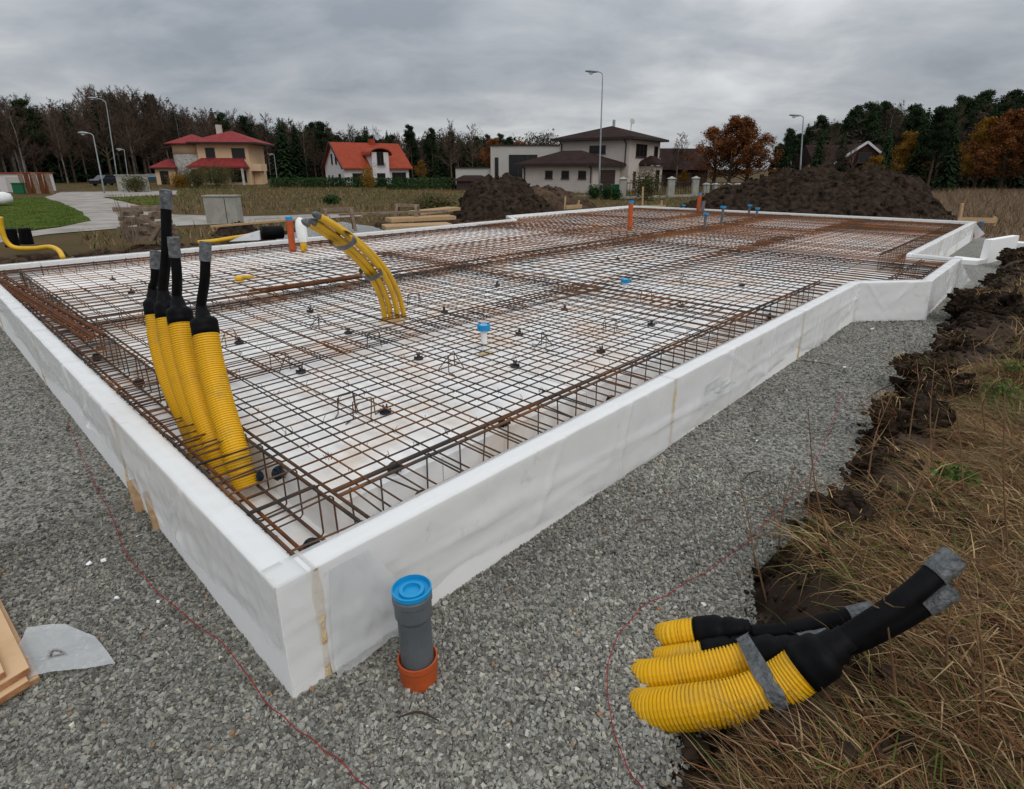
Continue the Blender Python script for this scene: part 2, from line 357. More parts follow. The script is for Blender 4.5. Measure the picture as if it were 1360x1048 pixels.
mask = np.maximum(mask, 1 - sstep(.10, .22, segdist(X, Y, CON, False) + .1 * fbm(X * 5, Y * 5, 2)))
g = mesh_np('ground', np.stack([X, Y, hh], -1).reshape(-1, 3), grid_faces(len(gx), len(gy)), 'ground', tint=np.stack([mask, np.where(rr, 0., 1.), mask], -1).reshape(-1, 3), attr='mask', smooth=True)
g['kind'] = 'structure'
def gh(x, y): return float(ground_h(np.array([x]), np.array([y]))[0][0])

def sheet(name, poly, z, m, jitter=0., step=.25, follow=False):
    pts = []; n = len(poly)
    for i in range(n):
        a, b = Vector(poly[i][:2]), Vector(poly[(i + 1) % n][:2]); k = max(1, int((b - a).length / step))
        for j in range(k):
            p = a.lerp(b, j / k); q = Vector((p.x + jitter * 2 * float(fbm(p.x / step * .45, p.y / step * .45, 31)), p.y + jitter * 2 * float(fbm(p.x / step * .45, p.y / step * .45, 47)))); pts.append(q)
    mb = MB(); mb.add([(p.x, p.y, z) for p in pts], [tuple(range(len(pts)))])
    o = mb.build(name, m); o['kind'] = 'structure'; return o
pad = sheet('gravel_pad', PAD, 0.0, 'gravel', .12, .12)
def flatz(px, z): return [tuple(G(x, y, z)[:2]) for x, y in px]
FZ = -.55
sheet('road', flatz([(0, 322), (60, 311), (150, 303), (330, 296), (480, 287), (470, 283), (330, 287), (230, 285), (180, 272), (138, 262), (235, 259), (235, 253), (80, 255), (60, 262), (84, 272), (100, 285), (120, 293), (80, 302), (0, 312)], FZ), -.556, 'road', .25, .6)
sheet('lawn', flatz([(-260, 318), (0, 311), (80, 301), (122, 293), (108, 281), (84, 270), (60, 262.5), (20, 262), (-260, 264)], FZ), -.550, 'lawn', .2, .6)
sheet('verge', flatz([(141, 261.5), (165, 267), (196, 274), (216, 268), (205, 262)], FZ), -.552, 'lawn', .5, .8)

# crushed stones lying on the pad: real geometry near the camera
FOUND = [(0, 0), (6.8, 0), (7.45, -.58), (9.87, -.58), (10.0, 0), (17.5, 0), (17.25, 9.6), (11, 9.6), (10.3, 8.7), (0, 8.7)]
FPOLY = [tuple(FW(*q)[:2]) for q in FOUND]
def stones(n, xr, yr, smin, smax, near, far):
    x = rng.uniform(*xr, n); y = rng.uniform(*yr, n); r = np.hypot(x, y)
    ok = inpoly(x, y, PAD) & ~inpoly(x, y, FPOLY) & (r > near) & (r < far) & (y > .55) & (np.abs(x) < .98 * y + .6)
    x, y = x[ok], y[ok]; k = len(x); s_ = smin + (smax - smin) * rng.random(k) ** 2.2
    base = np.array([(a, b, c) for c in (-1, 1) for a, b in ((-1, -1), (1, -1), (1, 1), (-1, 1))], float)
    V = base[None] * rng.uniform(.45, 1.0, (k, 8, 3)); V *= np.stack([rng.uniform(.7, 1.25, k), rng.uniform(.55, .9, k), rng.uniform(.32, .62, k)], -1)[:, None, :]
    V[:, 4:, :2] *= rng.uniform(.4, .95, (k, 1, 1)); V += rng.normal(0, .14, V.shape)
    q = rng.normal(size=(k, 4)) * np.array([1.0, .28, .28, 1.0]); q /= np.linalg.norm(q, axis=1)[:, None]; w, a, b, c = q.T
    Rm = np.stack([np.stack([1 - 2 * (b * b + c * c), 2 * (a * b - c * w), 2 * (a * c + b * w)], -1), np.stack([2 * (a * b + c * w), 1 - 2 * (a * a + c * c), 2 * (b * c - a * w)], -1), np.stack([2 * (a * c - b * w), 2 * (b * c + a * w), 1 - 2 * (a * a + b * b)], -1)], -2)
    V = np.einsum('kij,kvj->kvi', Rm, V) * (s_ / 2)[:, None, None]
    V += np.stack([x, y, .002 + s_ * rng.uniform(.0, .28, k)], -1)[:, None, :]
    f = np.array([(3, 2, 1, 0), (4, 5, 6, 7), (0, 1, 5, 4), (1, 2, 6, 5), (2, 3, 7, 6), (3, 0, 4, 7)])
    Fc = (np.arange(k)[:, None, None] * 8 + f[None]).reshape(-1, 4)
    v = rng.beta(2.0, 2.6, k) * .33 + .075; v *= 1 + .9 * fbm(x * 1.3, y * 1.3, 77); v = np.where(rng.random(k) < .0015, .6, v)
    hue = rng.normal(0, .03, k); T = np.stack([v * (1.12 + hue), v * (1.08 + hue * .2), v * (.94 - hue)], -1)
    br = rng.random(k) < .004; T[br] = np.array([.30, .18, .10])
    return V.reshape(-1, 3), Fc, np.repeat(T, 8, 0)
A = stones(330000, (-4.6, 2.6), (.5, 3.4), .007, .027, 0, 3.3); B = stones(240000, (-7.5, 8.5), (1.5, 10), .010, .028, 3.3, 9.5)
o = mesh_np('gravel', np.concatenate([A[0], B[0]]), np.concatenate([A[1], B[1] + len(A[0])]), 'stone', tint=np.concatenate([A[2], B[2]]))
o['kind'] = 'stuff'; o['label'] = 'loose grey crushed stones covering the building pad'; o['category'] = 'gravel'

# ------------------------------------------------------------------ foundation
ZT = .46
form = thing('foundation_formwork', 'white polystyrene foundation edge wrapped in clear plastic film round the rebar', 'foundation', FW(0, 0, 0))
TH_W = .10
def offset_line(i):
    a, b = Vector(FOUND[i]), Vector(FOUND[(i + 1) % len(FOUND)]); d = (b - a).normalized(); return a, b, d, Vector((-d.y, d.x))
def inner_pts(t):
    n = len(FOUND); o = []
    for i in range(n):
        a0, b0, d0, n0 = offset_line((i - 1) % n); a1, b1, d1, n1 = offset_line(i)
        p, r, q, s_ = a0 + n0 * t, d0, a1 + n1 * t, d1; cr = r.x * s_.y - r.y * s_.x
        o.append(p + r * (((q - p).x * s_.y - (q - p).y * s_.x) / cr) if abs(cr) > 1e-6 else q)
    return o
INN = inner_pts(TH_W)
def P3(p, z): return FW(p.x, p.y, z)
for i in range(len(FOUND)):
    a, b, d, nrm = offset_line(i); L_ = (b - a).length; ia, ib = INN[i], INN[(i + 1) % len(FOUND)]
    first = .13 if i == 0 else (2.05 if i == 9 else 2.4)
    cuts = [0.]
    while cuts[-1] + (first if len(cuts) == 1 else 2.4) < L_ - .3: cuts.append(cuts[-1] + (first if len(cuts) == 1 else 2.4))
    cuts.append(L_); gap = .008
    for k in range(len(cuts) - 1):
        s0, s1 = cuts[k] + (gap if k else 0), cuts[k + 1] - (gap if k < len(cuts) - 2 else 0)
        p0, p1 = a + d * s0, a + d * s1
        q0 = ia if k == 0 else p0 + nrm * TH_W; q1 = ib if k == len(cuts) - 2 else p1 + nrm * TH_W
        mb = MB(); mb.prism([P3(p, 0) for p in (p0, p1, q1, q0)], -.05, ZT - .006 + random.uniform(-.003, .003))
        pn = mb.build('insulation_panel', 'eps', form)
        if k:
            mb = MB(); pts = []
            for j in range(13):
                z = -.04 + (ZT + .04) * j / 12; wv = .010 + .010 * random.random(); out_ = .004 + .007 * random.random()
                c0 = a + d * cuts[k]; pts.append((c0 - d * wv - nrm * .001, c0 - d * wv * .4 - nrm * out_, c0 + d * wv * .5 - nrm * out_, c0 + d * wv - nrm * .001, z))
            for j in range(12):
                for m2 in range(3):
                    A_, B_ = pts[j], pts[j + 1]; mb.quad(P3(A_[m2], A_[4]), P3(A_[m2 + 1], A_[4]), P3(B_[m2 + 1], B_[4]), P3(B_[m2], B_[4]))
            mb.build('foam_joint', 'foam', pn)
# the film: inside edge, over the top, down the outside to a ragged hem
def film_strip(i, lo_mean, lo_amp, seed, s_from=0., s_to=None):
    a, b, d, nrm = offset_line(i); L_ = (b - a).length; s_to = L_ + .006 if s_to is None else s_to
    nS = max(6, int((s_to - s_from) / .018)); S = np.linspace(s_from, s_to, nS); nT = 26
    hem = np.clip(lo_mean + lo_amp * 2 * fbm(S * .9, S * 0 + seed, seed) + .05 * fbm(S * 5, S * 0, seed + 3), .012, .36)
    cr = np.random.default_rng(seed); ncr = int(5 + 3.2 * (s_to - s_from)); cs0 = cr.uniform(s_from, s_to, ncr); ca = cr.normal(0, .9, ncr); cz = cr.uniform(.05, .46, ncr); ch = cr.uniform(.004, .014, ncr); cl_ = cr.uniform(.06, .3, ncr)
    V = np.zeros((nS, nT, 3))
    for j in range(nT):
        if j < 2: off = TH_W + .004; z = np.full(nS, ZT - .05 + .045 * j)
        elif j < 6: off = TH_W - (TH_W + .004) * (j - 2) / 3.; z = np.full(nS, ZT + .004)
        else:
            t = (j - 6) / (nT - 7.); off = -.005; z = (ZT - .004) * (1 - t) + hem * t
        off = off * np.ones(nS)
        if j >= 6:
            t = (j - 6) / (nT - 7.)
            wr = .050 * fbm(S * 1.6 + t * 1.9, z * 3.5 + S * 1.1, seed + 5, 3) + .016 * np.abs(fbm(S * 7 + z * 9, z * 3 - S * 3, seed + 9, 3))
            off = off - np.clip(wr + .004, 0, .05) * (.25 + t)
            for q in range(ncr):
                ds = (S - cs0[q]) - np.tan(ca[q]) * (z - cz[q]); off = off - ch[q] * np.exp(-(ds * np.cos(ca[q]) / .017) ** 2) * np.exp(-((z - cz[q]) / cl_[q]) ** 2)
            off = off - .02 * t * t * np.clip(fbm(S * 1.1, S * 0 + 3, seed + 15) * 3, 0, 1)
        else: z = z + .005 * np.clip(fbm(S * 12, S * 0 + j * .7, seed + 2) + .2, 0, 1)
        for k in range(nS):
            q = a + d * S[k] + nrm * off[k]; V[k, j] = P3(q, z[k]) - WLOC[form.name]
    o = mesh_np('plastic_film', V.reshape(-1, 3), grid_faces(nS, nT), 'film', form, smooth=True); return o
for i, (lm, la) in enumerate([(.06, .20), (.015, .05), (.10, .2), (.2, .2), (.24, .2), (.15, .2), (.15, .2), (.15, .2), (.15, .2), (.20, .14)]):
    film_strip(i, lm, la, 100 + i * 17)
def flap(cu, z0, du, sag, outw, seed, wall=0):
    """loose crumpled tail of film hanging off the outer face"""
    a, b, d, nrm = offset_line(wall); n, m_ = 22, 22; V = np.zeros((n, m_, 3))
    for i in range(n):
        for j in range(m_):
            s_, t = i / (n - 1), j / (m_ - 1)
            ww = du * (.45 + .55 * t) * (1 + .2 * float(fbm(t * 3, 1., seed)))
            off = outw * (t ** 1.3) * (.25 + .75 * s_) + .012 + .055 * float(abs(fbm(s_ * 4 + t, t * 3, seed + 4))) * (.3 + t)
            q = a + d * (cu + ww * (s_ - .2)) - nrm * off
            V[i, j] = P3(q, z0 - sag * t * (1 - .3 * s_ * s_ + .12 * float(fbm(s_ * 5, 2., seed + 8)))) - WLOC[form.name]
    mesh_np('loose_film_flap', V.reshape(-1, 3), grid_faces(n, m_), 'film_loose', form, smooth=True)
flap(.20, .43, .34, .40, .10, 5); flap(2.2, .44, .5, .42, .12, 9, 2); flap(7.2, .45, .4, .36, .2, 13, 4)
flap(3.0, .30, .5, .15, .02, 17, 0)

# insulation boards inside, with a deeper trench all round and one across
ZS, ZB, TR = .325, .13, .46
floor = thing('insulation_floor', 'stained white polystyrene boards lying under the rebar mesh', 'insulation', FW(8, 4.3, ZB - .1))
trench_w = [(4.35, 4.75)]
def rect_uw(mb, u0, u1, w0, w1, z0, z1): mb.prism([FW(*q) for q in ((u0, w0), (u1, w0), (u1, w1), (u0, w1))], z0, z1)
bed = MB(); inner2 = inner_pts(TH_W - .02); bed.prism([FW(p.x, p.y) for p in inner2], -.02, ZB); bed.build('trench_bed', 'eps_floor', floor)
us = np.concatenate([[TR], np.arange(1.05, 16.9, 1.2), [17.0]])
for i in range(len(us) - 1):
    ws = [TR] + list(np.arange(1.06 + (.3 if i % 2 else 0), 4.3, .6)) + [4.35, None, 4.75] + list(np.arange(5.3, 8.2, .6)) + [8.24] + ([8.8, 9.14] if us[i] > 11.2 else [])
    for w0, w1 in zip(ws[:-1], ws[1:]):
        if w0 is None or w1 is None: continue
        mb = MB(); zt = ZS + random.uniform(-.003, .003); rect_uw(mb, us[i] + .003, us[i + 1] - .003, w0 + .003, w1 - .003, ZB + .001, zt)
        mb.build('insulation_board', 'eps_floor', floor)

# ------------------------------------------------------------------ reinforcement
ub = MB(); ub.tube([(0, 0, 0), (1, 0, 0)], 1., 6); unit = bpy.data.meshes.new('bar'); unit.from_pydata(ub.v, [], ub.f); unit.materials.append(M['rebar'])
unit.polygons.foreach_set('use_smooth', [len(p.vertices) == 4 for p in unit.polygons])
ubo = unit.copy(); ubo.materials.clear(); ubo.materials.append(M['rebar_rusty'])
ubr = unit.copy(); ubr.materials.clear(); ubr.materials.append(M['rust'])
def bar(p, q, r, parent=None, me=None, name='bar'):
    o = bpy.data.objects.new(name, me or unit); d = q - p
    o.rotation_euler = d.to_track_quat('X', 'Z').to_euler(); o.scale = (d.length, r, r)
    o.location = p - (WLOC[parent.name] if parent else Vector()); link(o, parent); return o
def wall_w_lo(u): 
    if u < 6.8 or u > 10: return .12
    if u < 7.45: return .12 - (u - 6.8) / .65 * .58
    return -.46
SP = .187
def mesh_sheet(u0, u1, w0, w1, z, off, label, me=None):
    """bars keep one spacing over the whole slab, so overlapping sheets lie bar beside bar"""
    t = thing('rebar_mesh', label, 'rebar mesh', FW((u0 + u1) / 2, (w0 + w1) / 2, z), 'welded mesh sheets laid over the slab')
    sk1, sk2 = random.uniform(-.007, .007), random.uniform(-.007, .007)
    for k in range(int((max(w0, .40) - .335 - off) / SP), int((w1 - .335 - off) / SP) + 1):
        w = .335 + off + SP * k
        if w < max(w0, .40) or w > w1: continue
        j = random.uniform(-.016, .016); e0, e1 = random.uniform(-.02, .03) if u0 < .3 else random.uniform(-.06, .06), random.uniform(-.06, .06)
        bar(FW(u0 + e0, w + j, z + random.uniform(-.003, .003)), FW(u1 + e1, w + j + sk1 * (u1 - u0) + random.uniform(-.016, .016), z + random.uniform(-.004, .004)), .0045, t, me)
    for k in range(int((u0 - .2 - off) / SP) - 1, int((u1 - .2 - off) / SP) + 1):
        u = .2 + off + SP * k
        if u < max(u0, .42) or u > u1: continue
        j = random.uniform(-.016, .016); lo = wall_w_lo(u) + random.uniform(0, .03) if w0 < .3 else w0 + random.uniform(-.06, .06)
        bar(FW(u + j, lo, z + .009 + random.uniform(-.003, .003)), FW(u + j + sk2 * (w1 - lo) + random.uniform(-.016, .016), w1 + random.uniform(-.05, .05), z + .009), .0045, t, me)
    return t
LBL = 'dark grey-brown steel mesh sheet on the part of the slab nearer the wrapped corner'; LBR = 'orange rusty steel mesh sheet on the part of the slab facing road and heaps'
uedges = [(.13, 4.9), (4.5, 9.3), (8.9, 13.6), (13.2, 17.3)]; wedges = [(.13, 2.45), (2.15, 4.45), (4.15, 6.45), (6.15, 8.5)]
for (a, b) in uedges:
    for k, (c_, d_) in enumerate(wedges):
        if k == 3 and a > 8.8: d_ = 9.35
        rusty = a > 8 or (a > 4 and k > 1) or k == 3; me = ubo if rusty else unit; lb = LBR if rusty else LBL
        mesh_sheet(a, b, c_, d_, .375 + random.uniform(-.003, .003), random.uniform(-.008, .008), lb, me)
        if k < 3 or a > 8.8: mesh_sheet(a, b - .1, c_, d_, .407 + random.uniform(-.003, .003), random.uniform(.022, .045) * random.choice((1, 1, -1)), lb, me)
# tie wires standing at the crossings
mb = MB()
for k in range(900):
    u, w = .2 + SP * int(2 + 30 * random.random() ** 1.2), .335 + SP * int(1 + 24 * random.random() ** 1.3); p = FW(u + random.uniform(-.01, .03), w + random.uniform(-.01, .03), .405); a = random.uniform(0, 6.28); h = random.uniform(.012, .035)
    q = p + Vector((math.cos(a) * .014, math.sin(a) * .014, h)); mb.tube([p, p + Vector((0, 0, h * .5)), q], .0016, 3, False)
tw = single(mb, 'tie_wire', 'rebar', 'short twisted wire ends standing up at the mesh crossings', 'tie wire'); tw['kind'] = 'stuff'

# beam cages: stirrups and long bars in the trenches
def stirrup_mesh(wd, ht, r=.0042, name='stirrup'):
    mb = MB(); c_ = .012
    pts = [(c_, 0), (wd - c_, 0), (wd, c_), (wd, ht - c_), (wd - c_, ht), (c_, ht), (0, ht - c_), (0, c_), (c_, 0)]
    mb.tube([(0, y, z) for y, z in pts], r, 5, False)
    # hooked ends
    mb.tube([(0.006, .01, ht - .01), (.006, .05, ht - .06)], r, 5)
    me = bpy.data.meshes.new(name); me.from_pydata(mb.v, [], mb.f); me.materials.append(M['rebar']); return me
def cage(label, p, q, side, spacing, wd=.30, ht=.255, z0=.155):
    """p,q: (u,w) ends of the line at the wall side; side: unit (u,w) pointing inwards"""
    t = thing('edge_beam_cage', label, 'rebar cage', FW(p[0], p[1], ZB)); me = stirrup_mesh(wd, ht)
    P, Q, Sd = Vector(p), Vector(q), Vector(side); d = (Q - P).normalized(); L_ = (Q - P).length; n = min(int(L_ / spacing), 290)
    sw = FW(Sd.x, Sd.y) - FW(0, 0); ang = math.atan2(sw.y, sw.x) - math.pi / 2
    for k in range(n):
        s_ = .08 + spacing * k + random.uniform(-.02, .02); r_ = P + d * s_
        o = bpy.data.objects.new('stirrup', me); o.location = FW(r_.x, r_.y, z0 + random.uniform(-.006, .006)) - WLOC[t.name]
        o.rotation_euler = (random.uniform(-.05, .05), random.uniform(-.06, .06), ang + random.uniform(-.09, .09)); link(o, t)
    for off, z, r_, mm in [(.02, z0 + ht - .012, .0078, 0), (.055, z0 + ht - .02, .0075, 1), (wd - .014, z0 + ht - .012, .0085, 0), (wd + .012, z0 + ht - .004, .008, 0), (.03, z0 + .012, .0085, 1), (.10, z0 + .014, .0085, 1), (wd - .03, z0 + .013, .008, 0)]:
        s0 = .02; 
        while s0 < L_ - .1:
            s1 = min(s0 + 6.0, L_); A_ = P + d * s0 + Sd * (off + random.uniform(-.006, .006)); B_ = P + d * s1 + Sd * (off + random.uniform(-.008, .008))
            bar(FW(A_.x, A_.y, z), FW(B_.x, B_.y, z + random.uniform(-.004, .004)), r_, t, ubr if mm else unit, 'long_bar'); s0 = s1 - .5 if s1 < L_ - .1 else L_
    return t
cage('rusty rebar cage in the trench between the corner and the angled bay', (.43, .13), (6.9, .13), (0, 1), .2)
cage('dense rusty rebar cage in the trench beside the standing yellow conduits', (.13, .13), (.13, 8.5), (1, 0), .17)
cage('rusty rebar cage in the trench between the bay and the far corner', (9.9, .15), (17.3, .15), (0, 1), .2)
cage('rusty rebar cage inside the projecting bay', (7.4, -.44), (9.75, -.44), (0, 1), .16)
cage('rusty rebar cage along the end wall facing the long dark soil heap', (17.3, .2), (17.05, 9.3), (-1, 0), .2)
cage('rusty rebar cage along the edge facing the road and lawn', (.2, 8.56), (10.2, 8.56), (0, -1), .2)
cage('rusty rebar cage crossing the middle of the slab', (.4, 4.38), (16.8, 4.38), (0, 1), .2)
# loose rusty bars lying on the mesh
for k in range(11):
    a, b = G(-70 + k * 2.2, 336 - k * .2, .425), G(110 + k * 3.6 + random.uniform(-6, 6), 453 - k * .7, .425)
    zz = .428 + .011 * (k % 2); p, q = a.copy(), b.copy(); p.z = zz; q.z = zz + .004
    o = bar(p, q, .0075, None, ubr, 'loose_rebar'); tag(o, 'loose orange rusty bar in the bundle lying over the left trench cage', 'rebar', 'loose bars bundled on the mesh')
for k in range(6):
    u0, w0 = UWof(G(345, 389, .42)); p = FW(u0 - .1 + random.uniform(0, .25), w0 + k * .02, .432 + .012 * (k % 2)); q = FW(u0 + 1.1 + random.uniform(0, .2), w0 + k * .018 + random.uniform(-.02, .02), .434)
    o = bar(p, q, .008, None, ubr, 'loose_rebar'); tag(o, 'short rusty bar in the small bundle lying near the middle of the mesh', 'rebar', 'short bars bundled mid slab')
# bent-wire stools carrying the upper mesh
def stool(p, rz, s_=1.):
    mb = MB(); r = .0042
    mb.tube([(-.14, -.07, 0), (-.075, 0, .0), (-.07, 0, .115), (-.055, 0, .13), (.055, 0, .13), (.07, 0, .115), (.075, 0, .0), (.14, .07, 0)], r, 5)
    mb.tube([(-.06, .0, .127), (-.02, .10, .0)], r, 5); mb.tube([(.06, .0, .127), (.02, -.10, .0)], r, 5)
    m3 = Matrix.Rotation(rz, 3, 'Z'); mb.v = [tuple(m3 @ (Vector(v) * s_) + p) for v in mb.v]
    return single(mb, 'rebar_stool', 'rebar', 'bent wire stool standing up through the rebar mesh', 'rebar stool', 'bent wire stools under the mesh')
for x, y in [(461, 545), (484, 553), (373, 490), (307, 455), (497, 458), (424, 435), (600, 490), (722, 462), (688, 410), (810, 440), (858, 400), (550, 405), (905, 375), (720, 375), (570, 350)]:
    p = G(x, y, ZS + .003); stool(p, random.uniform(0, 3.14), random.uniform(.75, .95))
def spacer(p, rz, tilt=0., where='board'):
    mb = MB(); mb.lathe((0, 0, 0), [(.034, 0), (.036, .005), (.022, .009), (.012, .014), (.012, .03), (.016, .034)], n=14)
    for a in (0, math.pi): mb.box((.011 * math.cos(a), .0, .042), (.005, .014, .02))
    for k in range(6): a = k * math.pi / 3; mb.box((.022 * math.cos(a), .022 * math.sin(a), .014), (.03, .004, .012), a)
    m3 = Matrix.Rotation(rz, 3, 'Z') @ Matrix.Rotation(tilt, 3, 'X'); mb.v = [tuple(m3 @ Vector(v) + p) for v in mb.v]
    if where == 'board': return single(mb, 'rebar_spacer', 'spacer', 'small round dark plastic rebar spacer standing on the white boards', 'spacer', 'plastic spacers under the mesh')
    return single(mb, 'rebar_spacer', 'spacer', 'round dark plastic spacer wheel clipped to a stirrup in the trench', 'spacer', 'spacer wheels in the trenches')
for x, y in [(512, 548), (400, 495), (556, 477), (318, 456), (684, 487), (798, 468), (463, 443), (412, 414), (590, 415), (750, 412), (905, 408), (865, 432), (690, 445), (660, 380), (500, 385), (985, 380), (820, 345), (150, 372), (122, 352), (175, 390)]:
    spacer(G(x, y, ZS + .002), random.uniform(0, 6))
for x, y, zz in [(416, 720, .20), (343, 630, .22), (371, 625, .30), (524, 619, .34), (666, 560, .34), (559, 657, .22), (810, 530, .22), (885, 470, .25), (948, 466, .25), (187, 507, .2), (131, 474, .2), (106, 470, .2), (1020, 420, .25)]:
    p = G(x, y, zz); spacer(p - Vector((0, .02, 0)), random.uniform(-.5, .5) + .6, R(80), 'trench')

# ------------------------------------------------------------------ pipes and conduits
def corrugated(pts, r, pitch=.0125, n=18):
    L = [0.]
    for a, b in zip(pts[:-1], pts[1:]): L.append(L[-1] + (b - a).length)
    def at(s_):
        for i in range(len(L) - 1):
            if s_ <= L[i + 1]: return pts[i].lerp(pts[i + 1], (s_ - L[i]) / max(1e-9, L[i + 1] - L[i]))
        return pts[-1].copy()
    P_, Rd = [], []; s_ = 0
    while s_ < L[-1]:
        for f, rr_ in ((0, 1), (.50, 1), (.60, .90), (.90, .90)):
            if s_ + f * pitch < L[-1]: P_.append(at(s_ + f * pitch)); Rd.append(r * rr_)
        s_ += pitch
    mb = MB(); mb.tube(P_, Rd, n, True); return mb
def oriented(mbv, p, d):
    q = Vector((0, 0, 1)).rotation_difference(d.normalized()); return [tuple(q @ Vector(v) + p) for v in mbv]
def conduit(label, pts, r, pipe_pts, pr, group=None, tape_len=.09, cap_len=.09):
    """pts: yellow centreline; pipe_pts: black inner pipe after the cap"""
    t = thing('cable_conduit', label, 'conduit', pts[0], group)
    cl = bez(pts, 14); corrugated(cl, r).build('corrugated_tube', 'yellow', t, smooth=False)
    e, d = cl[-1], (cl[-1] - cl[-2]).normalized()
    mb = MB(); mb.lathe((0, 0, 0), [(r * .98, -.018), (r * 1.05, -.018), (r * 1.06, .008), (r * 1.045, cap_len * .34), (r * 1.06, cap_len * .38), (r * 1.05, cap_len * .60), (r * .96, cap_len * .74), (r * .80, cap_len * .82), (pr * 1.5, cap_len * .92), (pr * 1.42, cap_len * 1.18), (pr * 1.14, cap_len * 1.32), (pr * 1.12, cap_len * 1.55), (pr * .9, cap_len * 1.56)], n=24)
    mb.v = oriented(mb.v, e, d); mb.build('rubber_end_seal', 'black', t, smooth=True)
    pl = bez([e + d * cap_len * .9, e + d * cap_len * 1.6] + pipe_pts, 10); mb = MB(); mb.tube(pl, pr, 14); mb.build('inner_pipe', 'black', t, smooth=True)
    L = 0; tp = [pl[-1]]
    for a in reversed(pl[:-1]):
        L += (tp[-1] - a).length; tp.append(a)
        if L > tape_len: break
    d2 = (pl[-1] - pl[-2]).normalized(); tp = [pl[-1] + d2 * .004] + tp
    mb = MB(); mb.tube(tp, [pr * 1.02 * (1 + .03 * random.random()) + .003 for _ in tp], 14)
    n_ = 14; mb.v = [tuple(Vector(v) + Vector((random.uniform(-1, 1), random.uniform(-1, 1), random.uniform(-1, 1))) * .0012) for v in mb.v]
    mb.build('tape_wrapping', 'tape', t)
    return t
CG = 'yellow conduits standing in the trench'
for spec in [
    ('yellow corrugated conduit with wide black seal, standing at the front of the four', .062, [(327, 648, 2.46), (313, 600, 2.52), (296, 545, 2.63), (281, 485, 2.75), (273, 440, 2.82)], [(272, 370, 2.86), (273, 322, 2.88)], .024),
    ('yellow corrugated conduit, second of the four counted from the frontmost', .060, [(300, 632, 2.58), (284, 585, 2.64), (264, 530, 2.75), (247, 470, 2.87), (240, 426, 2.94)], [(235, 365, 2.97), (230, 316, 2.98)], .025),
    ('yellow corrugated conduit with the tallest black pipe of the four', .052, [(283, 618, 2.70), (266, 575, 2.76), (244, 520, 2.88), (227, 460, 3.0), (221, 418, 3.06)], [(221, 330, 3.09), (220, 253, 3.10)], .026),
    ('yellow corrugated conduit with the shortest black pipe of the four', .052, [(264, 604, 2.84), (249, 562, 2.90), (226, 508, 3.0), (211, 455, 3.1), (206, 414, 3.16)], [(206, 370, 3.18), (206, 334, 3.2)], .023)]:
    lab, r, a, b, pr = spec; conduit(lab, [GY(*q) for q in a], r, [GY(*q) for q in b], pr, CG, .085, .085)
CG2 = 'yellow conduits leaning out over the grass bank'
def gz(x, y, z): return G(x, y, z)
fg = [('yellow corrugated conduit bound with grey tape, bulky black seal resting on dark soil', .066, [(835, 941, -.10), (872, 943, .005), (930, 938, .085), (985, 929, .13), (1035, 909, .185), (1070, 885, .25)], [(1200, 797, .48), (1266, 741, .60)], .033),
      ('yellow corrugated conduit half covered by the tape strap beside the largest one', .058, [(836, 899, -.09), (868, 899, .0), (918, 893, .06), (965, 884, .105), (1004, 874, .14)], [(1120, 858, .27), (1190, 826, .38), (1262, 781, .50)], .031),
      ('short yellow conduit with a small black seal between two bigger conduits', .046, [(862, 880, -.09), (884, 877, -.01), (912, 873, .045), (942, 868, .075)], [(985, 864, .11), (1040, 858, .15), (1100, 848, .20)], .028),
      ('short yellow conduit with dented rim and black pipe running across the others', .052, [(872, 848, -.10), (890, 845, .01), (910, 842, .05), (932, 840, .075)], [(985, 842, .11), (1060, 836, .16), (1160, 812, .26)], .030)]
for lab, r, a, b, pr in fg: conduit(lab, [gz(*q) for q in a], r, [gz(*q) for q in b], pr, CG2, .075, .10)
# tape strap round the leaning conduits
mb = MB(); c0 = bez([gz(*q) for q in fg[0][2]], 14)[-18]; ctr2 = bez([gz(*q) for q in fg[1][2]], 14)[-2]; ax = (gz(*fg[0][2][-1]) - gz(*fg[0][2][-3])).normalized()
e1 = (ctr2 - c0); e1 = (e1 - ax * e1.dot(ax)); dl = e1.length; e1.normalize(); e2 = ax.cross(e1); ring = []
for k in range(28):
    a = 2 * math.pi * k / 28; rr_ = .0735; p = c0 + e1 * (math.cos(a) * rr_ + (dl * 1.05 if math.cos(a) > 0 else 0)) + e2 * math.sin(a) * (rr_ if math.cos(a) < .3 else rr_ * .92); ring.append(p)
for k in range(28):
    p, q = ring[k], ring[(k + 1) % 28]; j0, j1 = .004 * math.sin(k * 1.7), .004 * math.sin((k + 1) * 1.7)
    mb.quad(p - ax * (.024 + j0), q - ax * (.024 + j1), q + ax * (.024 + j1), p + ax * (.024 + j0))
    mb.quad(p * .9985 - ax * (.021 + j0), p * .9985 + ax * .02, q * .9985 + ax * .02, q * .9985 - ax * .021)
single(mb, 'tape_strap', 'tape', 'grey tape strap wound round the leaning yellow conduits', 'tape', smooth=True)
